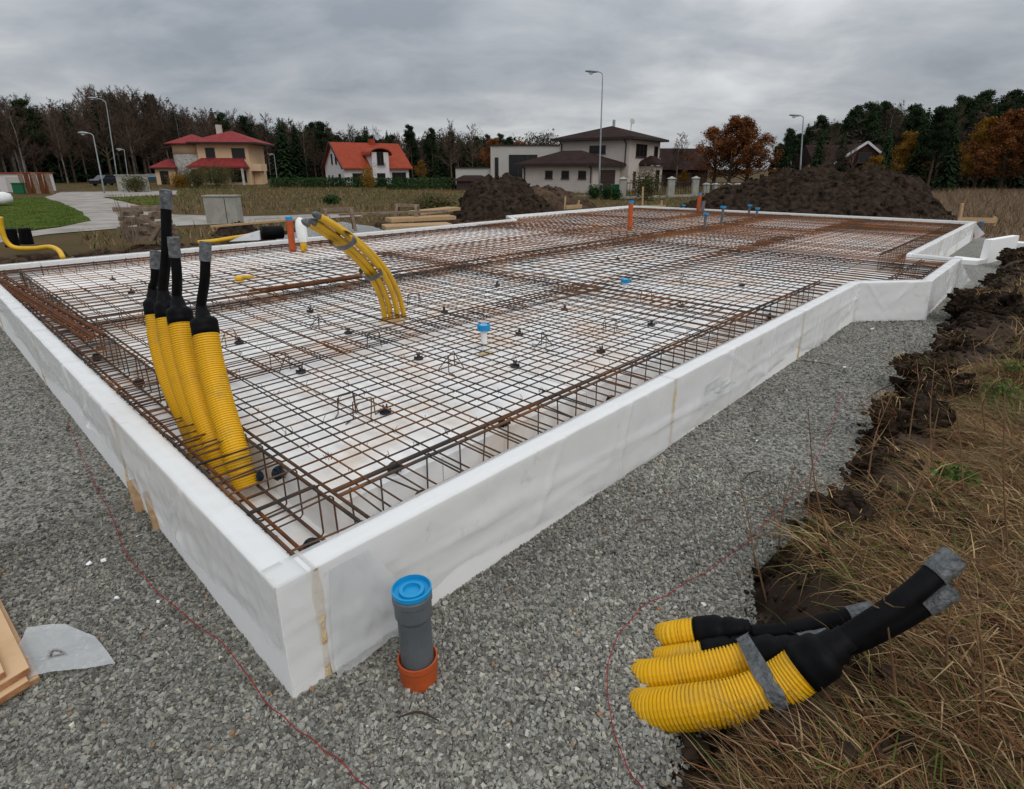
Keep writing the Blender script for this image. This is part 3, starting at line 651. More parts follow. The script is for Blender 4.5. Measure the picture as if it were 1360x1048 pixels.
# slim yellow tubes arching out of the slab
ct = thing('conduit_bundle', 'bundle of slim yellow tubes arching out of the slab, taped twice', 'conduit', G(518, 426, ZS))
base = [((512, 425), (402, 291)), ((521, 427), (410, 296)), ((527, 424), (418, 290)), ((534, 421), (424, 292))]
def bt(px, t): # pixel + depth along the lens axis -> point
    a, v = (px[0] - CX) / F_PX, (px[1] - CY) / F_PX; return Vector((a * t, (_c - _s * v) * t, CAM_H - (_s + _c * v) * t))
arc = [((512, 428), 5.38), ((507, 400), 5.15), ((494, 370), 4.8), ((472, 342), 4.5), ((443, 317), 4.2), ((416, 299), 3.95), ((401, 291), 3.85)]
offs = [(0, 0, 0, 2), (8, 1, 9, 1), (17, -3, 14, -8), (25, -6, 19, -5)]
for k, (bx, by, tx, ty) in enumerate(offs):
    pts = []
    for i, (px, t) in enumerate(arc):
        f = i / (len(arc) - 1); e_ = f ** .8
        pts.append(bt((px[0] + bx * (1 - e_) + tx * e_, px[1] + by * (1 - e_) + ty * e_), t + .03 * (k % 2) + (.05 if k == 3 else 0)))
    cl = bez(pts, 8); mb = MB(); mb.tube(cl[:-5], .0245, 12); mb.build('yellow_tube', 'yellow_far', ct, smooth=True)
    mb = MB(); mb.tube(cl[-6:], [.026, .026, .025, .023, .017, .010], 12); mb.build('tape_wrapping', 'tape', ct, smooth=True)
for px, t, wd in [((455, 319), 4.17, 1.), ((493, 361), 4.72, .9)]:
    mb = MB(); p = bt(px, t); d = (bt((443, 317), 4.0) - bt((472, 342), 4.4)).normalized() if wd == 1. else (bt((472, 342), 4.4) - bt((494, 370), 4.8)).normalized()
    e1 = Vector((1, .0, .1)); e1 = (e1 - d * e1.dot(d)).normalized(); e2 = d.cross(e1); ring = []
    for k in range(20):
        a = 2 * math.pi * k / 20; ring.append(p + e1 * math.cos(a) * .092 + e2 * math.sin(a) * .060)
    for k in range(20): mb.quad(ring[k] - d * (.040 + .012 * math.sin(k)), ring[(k + 1) % 20] - d * (.040 + .012 * math.sin(k + 1)), ring[(k + 1) % 20] + d * .04, ring[k] + d * .04)
    mb.build('tape_band', 'tape', ct, smooth=True)
mb = MB(); mb.lathe(G(520, 426, ZS), [(.13, .0), (.11, .012), (.04, .016)], n=16); mb.build('foam_collar', 'foam', ct)

def cap_prof(r): return [(r * .86, -.03), (r * 1.03, -.03), (r * 1.03, .004), (r * 1.12, .006), (r * 1.12, .02), (r * 1.04, .022), (r * 1.0, .006), (r * .72, .004), (r * .70, .014), (r * .50, .015), (r * .48, .004), (.001, .003)]
def drain(name, label, base, top_h, r, body, capm='blue', lean=(0, 0), group=None, socket=True, collar=None, cat='pipe'):
    t = thing(name, label, cat, base, group); d = Vector((lean[0], lean[1], 1)).normalized(); n = 24
    prof = [(r, -.03), (r, top_h - (r * 1.7 if socket else 0))]
    if socket: prof += [(r * 1.12, top_h - r * 1.45), (r * 1.12, top_h - r * .5), (r * 1.19, top_h - r * .42), (r * 1.19, top_h - r * .08), (r * 1.13, top_h)]
    prof += [(prof[-1][0] * .9, top_h), (prof[-1][0] * .88, top_h - .02)]
    mb = MB(); mb.lathe((0, 0, 0), prof, n=n); mb.v = oriented(mb.v, Vector(base), d); mb.build('pipe_body', body, t, smooth=False)
    if capm:
        rc = r * (1.06 if socket else 1.0); mb = MB(); mb.lathe((0, 0, top_h), cap_prof(rc) if r > .03 else [(r * .95, -.045), (r * 2.05, -.042), (r * 2.1, .0), (r * 1.9, .003), (r * 1.8, -.006), (.002, -.006)], n=n)
        mb.v = oriented(mb.v, Vector(base), d); mb.build('end_cap', capm, t)
    if collar:
        mb = MB(); mb.lathe((0, 0, 0), [(r * 1.10, -.05), (r * 1.14, 0), (r * 1.19, .075), (r * 1.24, .083), (r * 1.24, .103), (r * 1.15, .104), (r * 1.02, .085)], n=n); mb.v = oriented(mb.v, Vector(base), d); mb.build('pipe_socket', collar, t)
    return t
drain('drain_pipe', 'thick grey drain pipe with blue plug rising from an orange socket in gravel', G(557, 903, -.01), .365, .0555, 'greypipe', lean=(-.02, .03), collar='orange')
drain('drain_pipe', 'grey drain pipe with blue cap in gravel beside the far corner of the foundation', G(1298, 314, 0), .36, .0555, 'greypipe', lean=(.05, 0), collar='orange')
drain('floor_pipe', 'clear pipe with blue cap standing near the front of the mesh', G(643, 470, ZS), .235, .024, 'white', socket=False)
drain('floor_pipe', 'short clear pipe with tilted blue cap in the middle of the mesh', G(829, 390, ZS), .17, .025, 'white', socket=False, lean=(.03, 0))
mb = MB(); mb.lathe(G(646, 470, ZS), [(.06, 0), (.055, .012), (.03, .02), (.01, .02)], n=12); single(mb, 'foam_blob', 'foam', 'pale foam blob round the clear blue-capped pipe', 'foam')
def pipe_px(label, xb, yb, yt, r, body, capm, zb=.34, lean=(0, 0), group=None):
    b = G(xb, yb, zb); top = GY(xb, yt, b.y).z; return drain('floor_pipe', label, b, top - zb, r, body, capm, lean, group, socket=False)
pipe_px('orange pipe with blue cap beside the white-wrapped yellow tube', 389, 333, 290, .055, 'orange', 'blue')
pipe_px('bare grey pipe standing behind the arching yellow tubes', 443, 326, 309, .05, 'greypipe', None)
pipe_px('lone orange pipe with blue cap standing mid slab', 836, 305, 268, .055, 'orange', 'blue')
pipe_px('tall orange pipe with blue cap in front of the long dark soil heap', 927, 283, 257, .06, 'orange', 'blue', lean=(0, 0))
pipe_px('bare leaning grey pipe next to the tall orange pipe', 932, 284, 267, .055, 'greypipe', None, lean=(.06, 0))
PG = 'slim grey pipes with blue caps at the far side of the slab'
pipe_px('short slim grey blue-capped pipe left of the tall orange pipe', 907, 280, 272, .03, 'greypipe', 'blue', group=PG)
for x, yb, yt in [(935, 307, 283), (957, 303, 274)]: pipe_px('slim grey blue-capped pipe, one of two in front of the tall orange pipe', x, yb, yt, .030, 'greypipe', 'blue', lean=(.02, 0), group=PG)
for x, yb, yt in [(994, 287, 272), (1004, 291, 276)]: pipe_px('slim grey blue-capped pipe, one of two beside the end wall', x, yb, yt, .030, 'greypipe', 'blue', lean=(.02, 0), group=PG)
wt = thing('wrapped_tube', 'yellow tube with a white plastic bag over its top', 'conduit', G(404, 334, .34))
b = G(404, 334, .34); mb = MB(); mb.tube([b, b + Vector((0, 0, .24))], .055, 14); mb.build('yellow_tube', 'yellow_far', wt, smooth=True)
mb = MB(); mb.lathe(b, [(.068, .16), (.085, .22), (.092, .34), (.088, .44), (.070, .52), (.03, .56), (.004, .57)], n=14, close=False)
mb.v = [tuple(Vector(v) + Vector((.02 * float(fbm(v[2] * 30, v[0] * 30, 3)), .0, 0)) + Vector((-.03 * max(0, v[2] - .55), 0, 0))) for v in mb.v]; mb.build('plastic_bag', 'white', wt, smooth=True)
yl = MB(); p = G(318, 368, .42); yl.lathe(p, [(.05, -.05), (.06, -.005), (.055, .01), (.02, .012)], n=14); yl.box(p + Vector((.09, .02, .0)), (.14, .05, .03)); single(yl, 'pipe_bend', 'yellow_far', 'small flat yellow fitting lying on the mesh', 'fitting')

# ------------------------------------------------------------------ things on the gravel
for k, (dx, dz) in enumerate([(0, .012), (.016, .036), (-.012, .060), (-.004, .084)]):
    zc_ = .085; c0 = G(48, 884, zc_); e1_ = (G(3, 795, zc_) - c0).normalized(); e2_ = (G(2, 912, zc_) - c0).normalized(); c0 = c0 - e2_ * 0
    c0 = c0 + e2_ * [.0, .03, .015, .075][k] + e1_ * [.02, .0, .03, .05][k]; c0.z = 0
    t = thing('plywood_board', ['lowest plywood board of the stack lying on gravel', 'second plywood board up in the stack on gravel', 'third plywood board up in the stack on gravel', 'topmost plywood board of the stack on gravel'][k], 'board', (c0.x - .4, c0.y + .2, dz - .011), 'plywood boards stacked on gravel')
    e1_.z = e2_.z = 0; q = [c0, c0 + e2_ * .7, c0 + e2_ * .7 + e1_ * 1.3, c0 + e1_ * 1.3]
    mb = MB(); mb.prism(q[::-1], dz - .011, dz + .0095); mb.build('board_core', 'ply_edge', t)
    mb = MB(); mb.prism([v.lerp((q[0] + q[2]) / 2, .004) for v in q[::-1]], dz + .0095, dz + .011); mb.build('top_veneer', 'ply', t)
n = 26; V = []; ox = [G(x, y) for x, y in [(40, 842), (90, 838), (128, 852), (156, 889), (100, 897), (50, 905), (28, 915), (20, 880)]]
mb = MB(); cen = sum(ox, Vector()) / len(ox); loop = []
for i in range(len(ox)):
    for j in range(6): loop.append(ox[i].lerp(ox[(i + 1) % len(ox)], j / 6))
vs = []; fs = []; rings = 7; m_ = len(loop)
for r_ in range(rings):
    for p in loop:
        q = cen.lerp(p, (r_ + 1) / rings); vs.append((q.x + .01 * float(fbm(q.x * 20, q.y * 20, 4)), q.y, .030 + .035 * float(fbm(q.x * 7, q.y * 7, 2)) + .006 * float(fbm(q.x * 40, q.y * 40, 6))))
vs.append((cen.x, cen.y, .035))
for r_ in range(rings - 1):
    for i in range(m_): fs.append((r_ * m_ + i, r_ * m_ + (i + 1) % m_, (r_ + 1) * m_ + (i + 1) % m_, (r_ + 1) * m_ + i))
for i in range(m_): fs.append((i, (i + 1) % m_, len(vs) - 1))
mb.add(vs, fs); single(mb, 'plastic_scrap', 'film_loose', 'torn scrap of cloudy plastic film lying on gravel by the plywood', 'plastic sheet', smooth=True)
for k, (x, y, h, lab) in enumerate([(200, 706, .20, 'short wooden stake propping the left foundation wall, next to its twin'), (176, 682, .17, 'shorter wooden stake propping the left foundation wall')]):
    p = G(x, y); mb = MB(); rot = Matrix.Rotation(UA + R(90), 3, 'Z') @ Matrix.Rotation(R(14), 3, 'Y'); mb.box(p + Vector((.02, .03, h / 2 - .03)), (.022, .045, h + .06), rot=rot); single(mb, 'wooden_stake', 'wood', lab, 'stake')
def string_line(px, lab):
    pts = bez([G(x, y, .03) for x, y in px], 10); mb = MB(); mb.tube([p + Vector((0, 0, .008 * math.sin(i * .8))) for i, p in enumerate(pts)], .0016, 5)
    single(mb, 'string_line', 'string', lab, 'string')
string_line([(90, 560), (118, 625), (150, 690), (172, 742), (225, 800), (300, 860), (352, 930), (400, 972), (450, 1010), (500, 1060)], 'thin red string lying on gravel along the left foundation wall')
string_line([(860, 1060), (825, 1000), (808, 930), (812, 865), (850, 810), (920, 770), (985, 725), (1050, 660), (1085, 610), (1120, 520)], 'thin red string curling over gravel beside the leaning conduits')
# small litter
for k, (x, y) in enumerate([(582, 160), (155, 794), (137, 744), (330, 676), (1005, 585), (1160, 436), (1218, 437), (1122, 488), (1265, 440), (1280, 397), (118, 748), (210, 799)]):
    p = G(x if k else 1158, y if k else 437, .02); s_ = random.uniform(.007, .014) * (1 if k not in (7, 8) else 1.6); mb = MB(); mb.box(p, (s_ * 1.5, s_, s_ * .6), random.uniform(0, 3)); mb.v = [tuple(Vector(v) + Vector((random.uniform(-1, 1), random.uniform(-1, 1), random.uniform(-1, 1))) * s_ * .25) for v in mb.v]
    single(mb, 'foam_crumb', 'eps', 'small white polystyrene crumb lying on gravel', 'crumb', 'polystyrene crumbs on gravel')
for k, (a, b) in enumerate([((583, 957), (527, 953)), ((1160, 487), (1235, 492)), ((1065, 480), (1110, 486)), ((1150, 530), (1195, 508)), ((985, 640), (1010, 625)), ((840, 700), (868, 690)), ((1130, 545), (1165, 548))]):
    p, q = G(*a, .03), G(*b, .03); mid = (p + q) / 2 + Vector((.0, .02, .006)); mb = MB(); mb.tube(bez([p, mid, q], 5), [.002 + .0025 * math.sin(i / 10 * 3.1) for i in range(11)], 5); single(mb, 'dry_twig', 'twig', 'thin dry twig lying flat on gravel', 'twig', 'twigs on gravel')
# polystyrene blocks left over near the far corner
t = thing('polystyrene_offcut', 'white L-shaped polystyrene element standing on gravel near the far corner', 'insulation', G(1330, 345, 0))
a, b, c_ = G(1310, 350, 0), G(1346, 342, 0), G(1280, 346, 0); dv = (b - a).normalized(); bk = Vector((-dv.y, dv.x, 0))
mb = MB(); mb.prism([a, b, b + bk * .12, a + bk * .12], 0, .43); mb.build('upright_slab', 'eps', t)
mb = MB(); mb.prism([a - dv * .003 + bk * .02, a - dv * .003 + bk * .5, a - dv * .55 + bk * .42, a - dv * .40 + bk * .02], 0, .08); mb.build('foot_slab', 'eps', t)
p = G(1352, 340, 0); mb = MB(); mb.box((p.x + .1, p.y + .1, .13), (.3, .4, .26), .5); single(mb, 'polystyrene_block', 'eps', 'small white polystyrene block behind the L-shaped element', 'insulation')

# ------------------------------------------------------------------ soil heaps, clods
def heap(label, L, Rr, T, Bk, top, seed, m='soil', base_z=None, name='soil_heap', rough=1.0, nx=90, ny=46, cat='soil heap', tufts=0):
    """L,Rr: left and right end points on the ground (world xy), Bk: depth"""
    a, b = Vector(L[:2]), Vector(Rr[:2]); d = (b - a); ln = d.length; d.normalize(); nv = Vector((-d.y, d.x))
    bz = gh((a.x + b.x) / 2, (a.y + b.y) / 2) if base_z is None else base_z
    s_, t = np.meshgrid(np.linspace(0, 1, nx), np.linspace(-1, 1, ny), indexing='ij')
    crest = np.interp(s_, [q[0] for q in T], [q[1] for q in T])
    prof = np.clip(1 - np.abs(t) ** 1.35, 0, 1); x = s_ * ln; y = t * Bk
    env = crest * prof
    z = env * (1 + rough * .55 * fbm(x * .9, y * .9, seed, 5)) + rough * np.minimum(env, .5) * (.75 * fbm(x * 2.6, y * 2.6, seed + 7, 6) - .45 * np.abs(fbm(x * 1.7, y * 1.7, seed + 3, 4)))
    xx = a.x + d.x * x + nv.x * (y + Bk * .8) + .25 * rough * fbm(x * 2, y * 2, seed + 20) * (prof > 0); yy = a.y + d.y * x + nv.y * (y + Bk * .8) + .25 * rough * fbm(x * 2, y * 2, seed + 30) * (prof > 0)
    c0 = Vector(((a.x + b.x) / 2 + nv.x * Bk * .8, (a.y + b.y) / 2 + nv.y * Bk * .8, bz - .12)); th = thing(name, label, cat, c0)
    V = np.stack([xx - c0.x, yy - c0.y, np.maximum(z, -.02)], -1)
    mesh_np('heap_body', V.reshape(-1, 3), grid_faces(nx, ny), m, th, smooth=True)
    if m != 'gravel_far':
        k = int(ln * 60); i = rng.integers(2, nx - 2, k); j = rng.integers(2, int(ny * .7), k); sz = (.02 + .15 * rng.random(k) ** 2.5) * (1 if ln > 3 else .5)
        bs = np.array([(a_, b_, c_) for c_ in (-1, 1) for a_, b_ in ((-1, -1), (1, -1), (1, 1), (-1, 1))], float); LV = bs[None] * rng.uniform(.35, 1., (k, 8, 3)) * sz[:, None, None] * .7 + V[i, j][:, None, :] + rng.normal(0, .05, (k, 1, 3)) * np.array([1, 1, .2])
        fc = np.array([(3, 2, 1, 0), (4, 5, 6, 7), (0, 1, 5, 4), (1, 2, 6, 5), (2, 3, 7, 6), (3, 0, 4, 7)]); lm = mesh_np('lumps', LV.reshape(-1, 3), (np.arange(k)[:, None, None] * 8 + fc[None]).reshape(-1, 4), m, th); lm['kind'] = 'stuff'
    if tufts:
        idx = [(random.randrange(3, nx - 3), random.randrange(int(ny * .12), int(ny * .62))) for _ in range(tufts)]
        bl = []
        for (i, j) in idx:
            p = V[i, j]
            bl.append((np.array([[p[0] + random.gauss(0, .18), p[1] + random.gauss(0, .18), p[2] - .02] for _ in range(40)])))
        pts = np.concatenate(bl); o = blades('grass_tuft', pts, .16, .36, .006, .012, th, pal=STRAW); o['kind'] = 'stuff'
    return th
STRAW = np.array([[.15, .085, .036], [.22, .135, .062], [.095, .047, .020], [.34, .235, .125], [.055, .028, .014], [.17, .075, .028], [.13, .056, .022], [.28, .19, .095]])
GREEN = np.array([[.060, .095, .014], [.085, .12, .020], [.10, .105, .028]])
def blades(name, pts, l0, l1, w0, w1, parent=None, pal=STRAW, flat=.6, green=0., lean=None, seg=3, gpal=GREEN):
    k = len(pts); ln = rng.uniform(l0, l1, k); wd = w0 + (w1 - w0) * rng.random(k) ** 2.2; az = rng.uniform(0, 2 * np.pi, k)
    if lean is not None: az = np.where(rng.random(k) < .55, lean + rng.normal(0, .5, k), az)
    el0 = rng.uniform(.5, 1.45, k) * (1 - flat * .5); cur = rng.uniform(.2, 1.6, k) * flat * 1.2
    dx, dy = np.cos(az), np.sin(az); px, py = -dy, dx; P = pts.copy(); V = np.zeros((k, 2 * seg + 1, 3)); el = el0.copy()
    for s_ in range(seg + 1):
        w = wd * (1 - s_ / seg) * .5 if s_ else wd * .5
        if s_ < seg:
            V[:, 2 * s_] = P - np.stack([px * w, py * w, 0 * w], -1); V[:, 2 * s_ + 1] = P + np.stack([px * w, py * w, 0 * w], -1)
        else: V[:, 2 * seg] = P
        P = P + np.stack([dx * np.cos(el), dy * np.cos(el), np.sin(el)], -1) * (ln / seg)[:, None]; el = el - cur / seg * 1.4
    f = []
    for s_ in range(seg - 1): f += [(2 * s_, 2 * s_ + 1, 2 * s_ + 3), (2 * s_, 2 * s_ + 3, 2 * s_ + 2)]
    f.append((2 * seg - 2, 2 * seg - 1, 2 * seg)); f = np.array(f)
    Fc = (np.arange(k)[:, None, None] * (2 * seg + 1) + f[None]).reshape(-1, 3)
    c = pal[rng.integers(0, len(pal), k)] * rng.uniform(.55, 1.25, (k, 1)) * (1 + 1.0 * fbm(pts[:, 0] * 1.7, pts[:, 1] * 1.7, 19))[:, None]
    if green is not None and np.any(np.asarray(green) > 0):
        gm = rng.random(k) < green; c[gm] = gpal[rng.integers(0, len(gpal), gm.sum())] * rng.uniform(.7, 1.2, (gm.sum(), 1))
    return mesh_np(name, V.reshape(-1, 3), Fc, 'leafcol', parent, tint=np.repeat(c, 2 * seg + 1, 0))
heap('tall dark soil heap with brown patches in front of the beige house', G(604, 286, -.25), G(770, 283, -.25), [(0, .0), (.1, .75), (.22, 1.75), (.36, 2.05), (.50, 2.05), (.64, 1.7), (.84, .8), (1, 0)], 2.8, 0, 41, tufts=5)
heap('lower greyish soil heap between the tall dark heap and the lamp post', G(712, 280, -.3), G(812, 275, -.3), [(0, .4), (.25, 1.4), (.5, 1.6), (.7, 1.3), (.9, .6), (1, 0)], 2.4, 0, 57, m='soil_brown')
heap('long dark soil heap behind the end wall of the foundation', G(886, 281, -.2), G(1292, 288, -.2), [(0, 0), (.08, .75), (.2, 1.45), (.33, 1.95), (.43, 2.35), (.6, 2.45), (.78, 2.4), (.88, 2.0), (.96, .9), (1, .05)], 3.2, 0, 83, nx=170, ny=60, tufts=22)
heap('small dark soil heap in front of the concrete cabinet', G(271, 305, -.3), G(352, 302, -.3), [(0, 0), (.3, .55), (.6, .75), (.8, .5), (1, 0)], 1.0, 0, 29, nx=40, ny=24)
heap('low grey gravel heap behind the arching yellow tubes', G(372, 312, -.25), G(548, 300, -.25), [(0, .1), (.3, .5), (.55, .62), (.8, .4), (1, 0)], 1.6, 0, 37, 'gravel_far', name='gravel_heap', rough=.25, cat='gravel heap', nx=50, ny=26)
def clod(x, y, sx, sy, sz, seed, lab):
    p = G(x, y, 0); n, m_ = 90, 48
    th_, ph = np.meshgrid(np.linspace(0, 2 * np.pi, n), np.linspace(.02, np.pi - .02, m_), indexing='ij')
    X_, Y_, Z_ = np.sin(ph) * np.cos(th_), np.sin(ph) * np.sin(th_), np.cos(ph)
    nz = np.array([1 + .38 * mnoise.fractal(Vector((x_ * 1.6 + seed, y_ * 1.6, z_ * 1.6)), .75, 2.1, 5) + .12 * mnoise.fractal(Vector((x_ * 7, y_ * 7 + seed, z_ * 7)), .8, 2.1, 3) for x_, y_, z_ in zip(X_.ravel(), Y_.ravel(), Z_.ravel())]).reshape(X_.shape)
    V = np.stack([X_ * nz * sx, Y_ * nz * sy, Z_ * nz * sz], -1)
    V = V * .82; fv = V.reshape(-1, 3); rad = fv / np.maximum(1e-6, np.linalg.norm(fv, axis=1))[:, None]
    dsp = np.array([.035 * mnoise.fractal(Vector(q) * 11 + Vector((seed, 0, 0)), .7, 2.1, 4) for q in fv]); fv = fv + rad * dsp[:, None]
    rz = seed * .7; fv = fv @ np.array(Matrix.Rotation(-rz, 3, 'Z'))
    t = thing('soil_clod', lab, 'soil clod', (p.x, p.y, max(0., gh(p.x, p.y)) * .6 + sz * .25))
    mesh_np('clod_body', fv, grid_faces(n, m_), 'soil', t, smooth=True)
    top = fv[fv[:, 2] > -.1 * sz]; k = int(350 * (sx / .3) ** 2); q = top[rng.integers(0, len(top), k)]; cs_ = .004 + .032 * rng.random(k) ** 3
    bs = np.array([(a_, b_, c_) for c_ in (-1, 1) for a_, b_ in ((-1, -1), (1, -1), (1, 1), (-1, 1))], float); LV = bs[None] * rng.uniform(.35, 1., (k, 8, 3)) * cs_[:, None, None] + q[:, None, :]
    fc = np.array([(3, 2, 1, 0), (4, 5, 6, 7), (0, 1, 5, 4), (1, 2, 6, 5), (2, 3, 7, 6), (3, 0, 4, 7)]); lm = mesh_np('crumbs', LV.reshape(-1, 3), (np.arange(k)[:, None, None] * 8 + fc[None]).reshape(-1, 4), 'soil', t); lm['kind'] = 'stuff'
    q = top[fbm(top[:, 0] * 6 + seed, top[:, 1] * 6, seed) > .02]
    if len(q):
        q = q[rng.integers(0, len(q), int(420 * (sx / .3) ** 2))]; gr = blades('grass_tuft', q, .06, .24, .003, .008, t, flat=1.2, green=.12, seg=2); gr['kind'] = 'stuff'
for i, (x, y, sx, sy, sz, lab) in enumerate([(1128, 925, .15, .16, .10, 'dark soil lump under the black seals of the leaning conduits'), (1120, 728, .19, .16, .13, 'dark soil clod behind the leaning conduits at the edge of the grass'), (1205, 592, .27, .25, .17, 'broad dark soil clod at the gravel edge with a pale grassy clump beyond'), (1228, 520, .24, .2, .15, 'dark soil clod topped with dry turf beside the gravel'), (1308, 432, .44, .40, .22, 'biggest black soil clod on the grass bank opposite the bay'), (1350, 356, .36, .30, .18, 'dark soil clod beside the L-shaped polystyrene element'), (1270, 478, .20, .18, .13, 'small black soil clod between two larger ones at the gravel edge'), (1168, 640, .16, .15, .11, 'small dark soil clod under the overhanging dry grass'), (1255, 545, .24, .22, .13, 'flat dark soil clod half covered by dry grass on the bank')]):
    clod(x, y, sx, sy, sz, 11 + i * 5, lab)

# crumbled soil along the cut edge of the turf
n = 60000; x = rng.uniform(.2, 9, n); y = rng.uniform(.4, 9.5, n); h_, d_, r_ = ground_h(x, y); db = segdist(x, y, BANK, False)
ok = (db < .75) & (rng.random(n) < np.where(d_ > 0, .9 * np.exp(-d_ / .45), np.exp(d_ / .03))); x, y, h_, d_ = x[ok], y[ok], h_[ok], d_[ok]; k = len(x); sz = .005 + .045 * rng.random(k) ** 4
bs = np.array([(a_, b_, c_) for c_ in (-1, 1) for a_, b_ in ((-1, -1), (1, -1), (1, 1), (-1, 1))], float); V = bs[None] * rng.uniform(.35, 1., (k, 8, 3)) * sz[:, None, None] * .7 + np.stack([x, y, np.maximum(h_, .0) + sz * .25], -1)[:, None, :]
fc = np.array([(3, 2, 1, 0), (4, 5, 6, 7), (0, 1, 5, 4), (1, 2, 6, 5), (2, 3, 7, 6), (3, 0, 4, 7)])
o = mesh_np('soil_crumbs', V.reshape(-1, 3), (np.arange(k)[:, None, None] * 8 + fc[None]).reshape(-1, 4), 'soil', smooth=True); o['kind'] = 'stuff'; o['label'] = 'crumbled black soil between the gravel and the grass'; o['category'] = 'soil'
# ------------------------------------------------------------------ grass
def scatter(n, xr, yr, fn):
    x = rng.uniform(*xr, n); y = rng.uniform(*yr, n); h, d, right = ground_h(x, y); ok = fn(x, y, d, right); return np.stack([x, y, h], -1)[ok], d[ok]
def near_ok(x, y, d, right):
    den = sstep(.10, .15, segdist(x, y, CON, False)) * sstep(.08, .42, d - np.interp(y, [1.6, 2.6], [0, .16]) + .7 * fbm(x * 2.4, y * 2.4, 61)) * (.5 + .5 * sstep(-.12, .1, fbm(x * 1.6, y * 1.6, 63)))
    return right & (d > .02) & (np.abs(x) < 1.0 * y + .8) & (rng.random(len(x)) < den)
p, d = scatter(380000, (.2, 5), (.25, 4.2), near_ok)
gp = np.clip(.11 + 2.0 * np.maximum(0, fbm(p[:, 0] * 1.2, p[:, 1] * 1.2, 91) - .03), 0, .6)
o = blades('dry_grass', p, .05, .34, .0018, .0085, flat=1.15, green=gp, lean=2.3, seg=3); o['kind'] = 'stuff'; o['label'] = 'matted straw-brown grass on the bank beside the gravel'; o['category'] = 'grass'
def mid_ok(x, y, d, right): return right & (d > .1) & (x < 1.05 * y + .6) & (x > .72 * y - .5) & (rng.random(len(x)) < sstep(.3, .95, d + .7 * fbm(x * 1.8, y * 1.8, 62)) * (.3 + .7 * sstep(-.1, .1, fbm(x, y, 65))))
p, d = scatter(230000, (2.8, 16), (3.8, 15), mid_ok); gp = np.clip(.10 + .8 * np.maximum(0, fbm(p[:, 0] * .7, p[:, 1] * .7, 93)), 0, .6)
o = blades('dry_grass', p, .12, .38, .005, .011, flat=.9, green=gp, seg=2); o['kind'] = 'stuff'; o['label'] = 'rough brown and green grass running along the bank to the reeds'; o['category'] = 'grass'
def reed_ok(x, y, d, right): return (x < 1.15 * y) & (d > 1.6) & (rng.random(len(x)) < sstep(.55, .80, x / y + .12 * fbm(x * .3, y * .3, 12)))
p, d = scatter(120000, (9, 75), (15.5, 60), reed_ok)
o = blades('reeds', p, .45, 1.0, .010, .022, flat=.35, seg=2, pal=np.array([[.22, .145, .09], [.27, .185, .12], [.17, .11, .07]])); o['kind'] = 'stuff'; o['label'] = 'tall pale brown reeds beyond the long soil heap'; o['category'] = 'reeds'
def dirt_ok(x, y, d, right): return (~right) & (d > 1.0) & (d < 9) & (x < .35 * y) & (rng.random(len(x)) < .15 + .85 * sstep(.0, .15, fbm(x * .7, y * .7, 66)))
p, d = scatter(45000, (-24, 12), (6, 30), dirt_ok); gp = np.clip(.22 + 1.4 * fbm(p[:, 0] * .4, p[:, 1] * .4, 96), 0, .7)
o = blades('weedy_grass', p, .06, .26, .005, .014, flat=.7, green=gp, seg=2); o['kind'] = 'stuff'; o['label'] = 'thin weedy grass on the brown dirt behind the foundation'; o['category'] = 'grass'
n = 20000; x = rng.uniform(-24, 14, n); y = rng.uniform(6, 30, n); h_, d_, r_ = ground_h(x, y); ok = (~r_) & (d_ > .2) & (d_ < 9) & (x < .35 * y); x, y, h_ = x[ok], y[ok], h_[ok]; k = len(x); sz = .035 + .25 * rng.random(k) ** 3
V = bs[None] * rng.uniform(.35, 1., (k, 8, 3)) * sz[:, None, None] * np.array([.8, .8, .5]) + np.stack([x, y, h_ + sz * .15], -1)[:, None, :]
o = mesh_np('dirt_lumps', V.reshape(-1, 3), (np.arange(k)[:, None, None] * 8 + fc[None]).reshape(-1, 4), 'soil_brown', smooth=True); o['kind'] = 'stuff'; o['label'] = 'loose brown dirt lumps behind the foundation'; o['category'] = 'soil'
def field_ok(x, y, d, right):
    onroad = inpoly(x, y, flatz([(-200, 330), (150, 306), (330, 297), (480, 288), (470, 282), (230, 284), (180, 270), (138, 260), (235, 259), (235, 250), (-260, 250)], FZ)); return (d > 8.5) & (~onroad) & (x < .6 * y) & (x > -.75 * y)
p, d = scatter(80000, (-55, 40), (15, 82), field_ok)
gp = np.clip(.30 + 1.6 * fbm(p[:, 0] * .12, p[:, 1] * .12, 95), 0, .85); 
o = blades('meadow_grass', p, .18, .52, .02, .05, flat=.4, green=gp, seg=2, pal=np.array([[.20, .13, .055], [.25, .17, .08], [.17, .105, .05], [.15, .11, .04]])); o['kind'] = 'stuff'; o['label'] = 'rough yellow-brown meadow grass between the site and the houses'; o['category'] = 'grass'
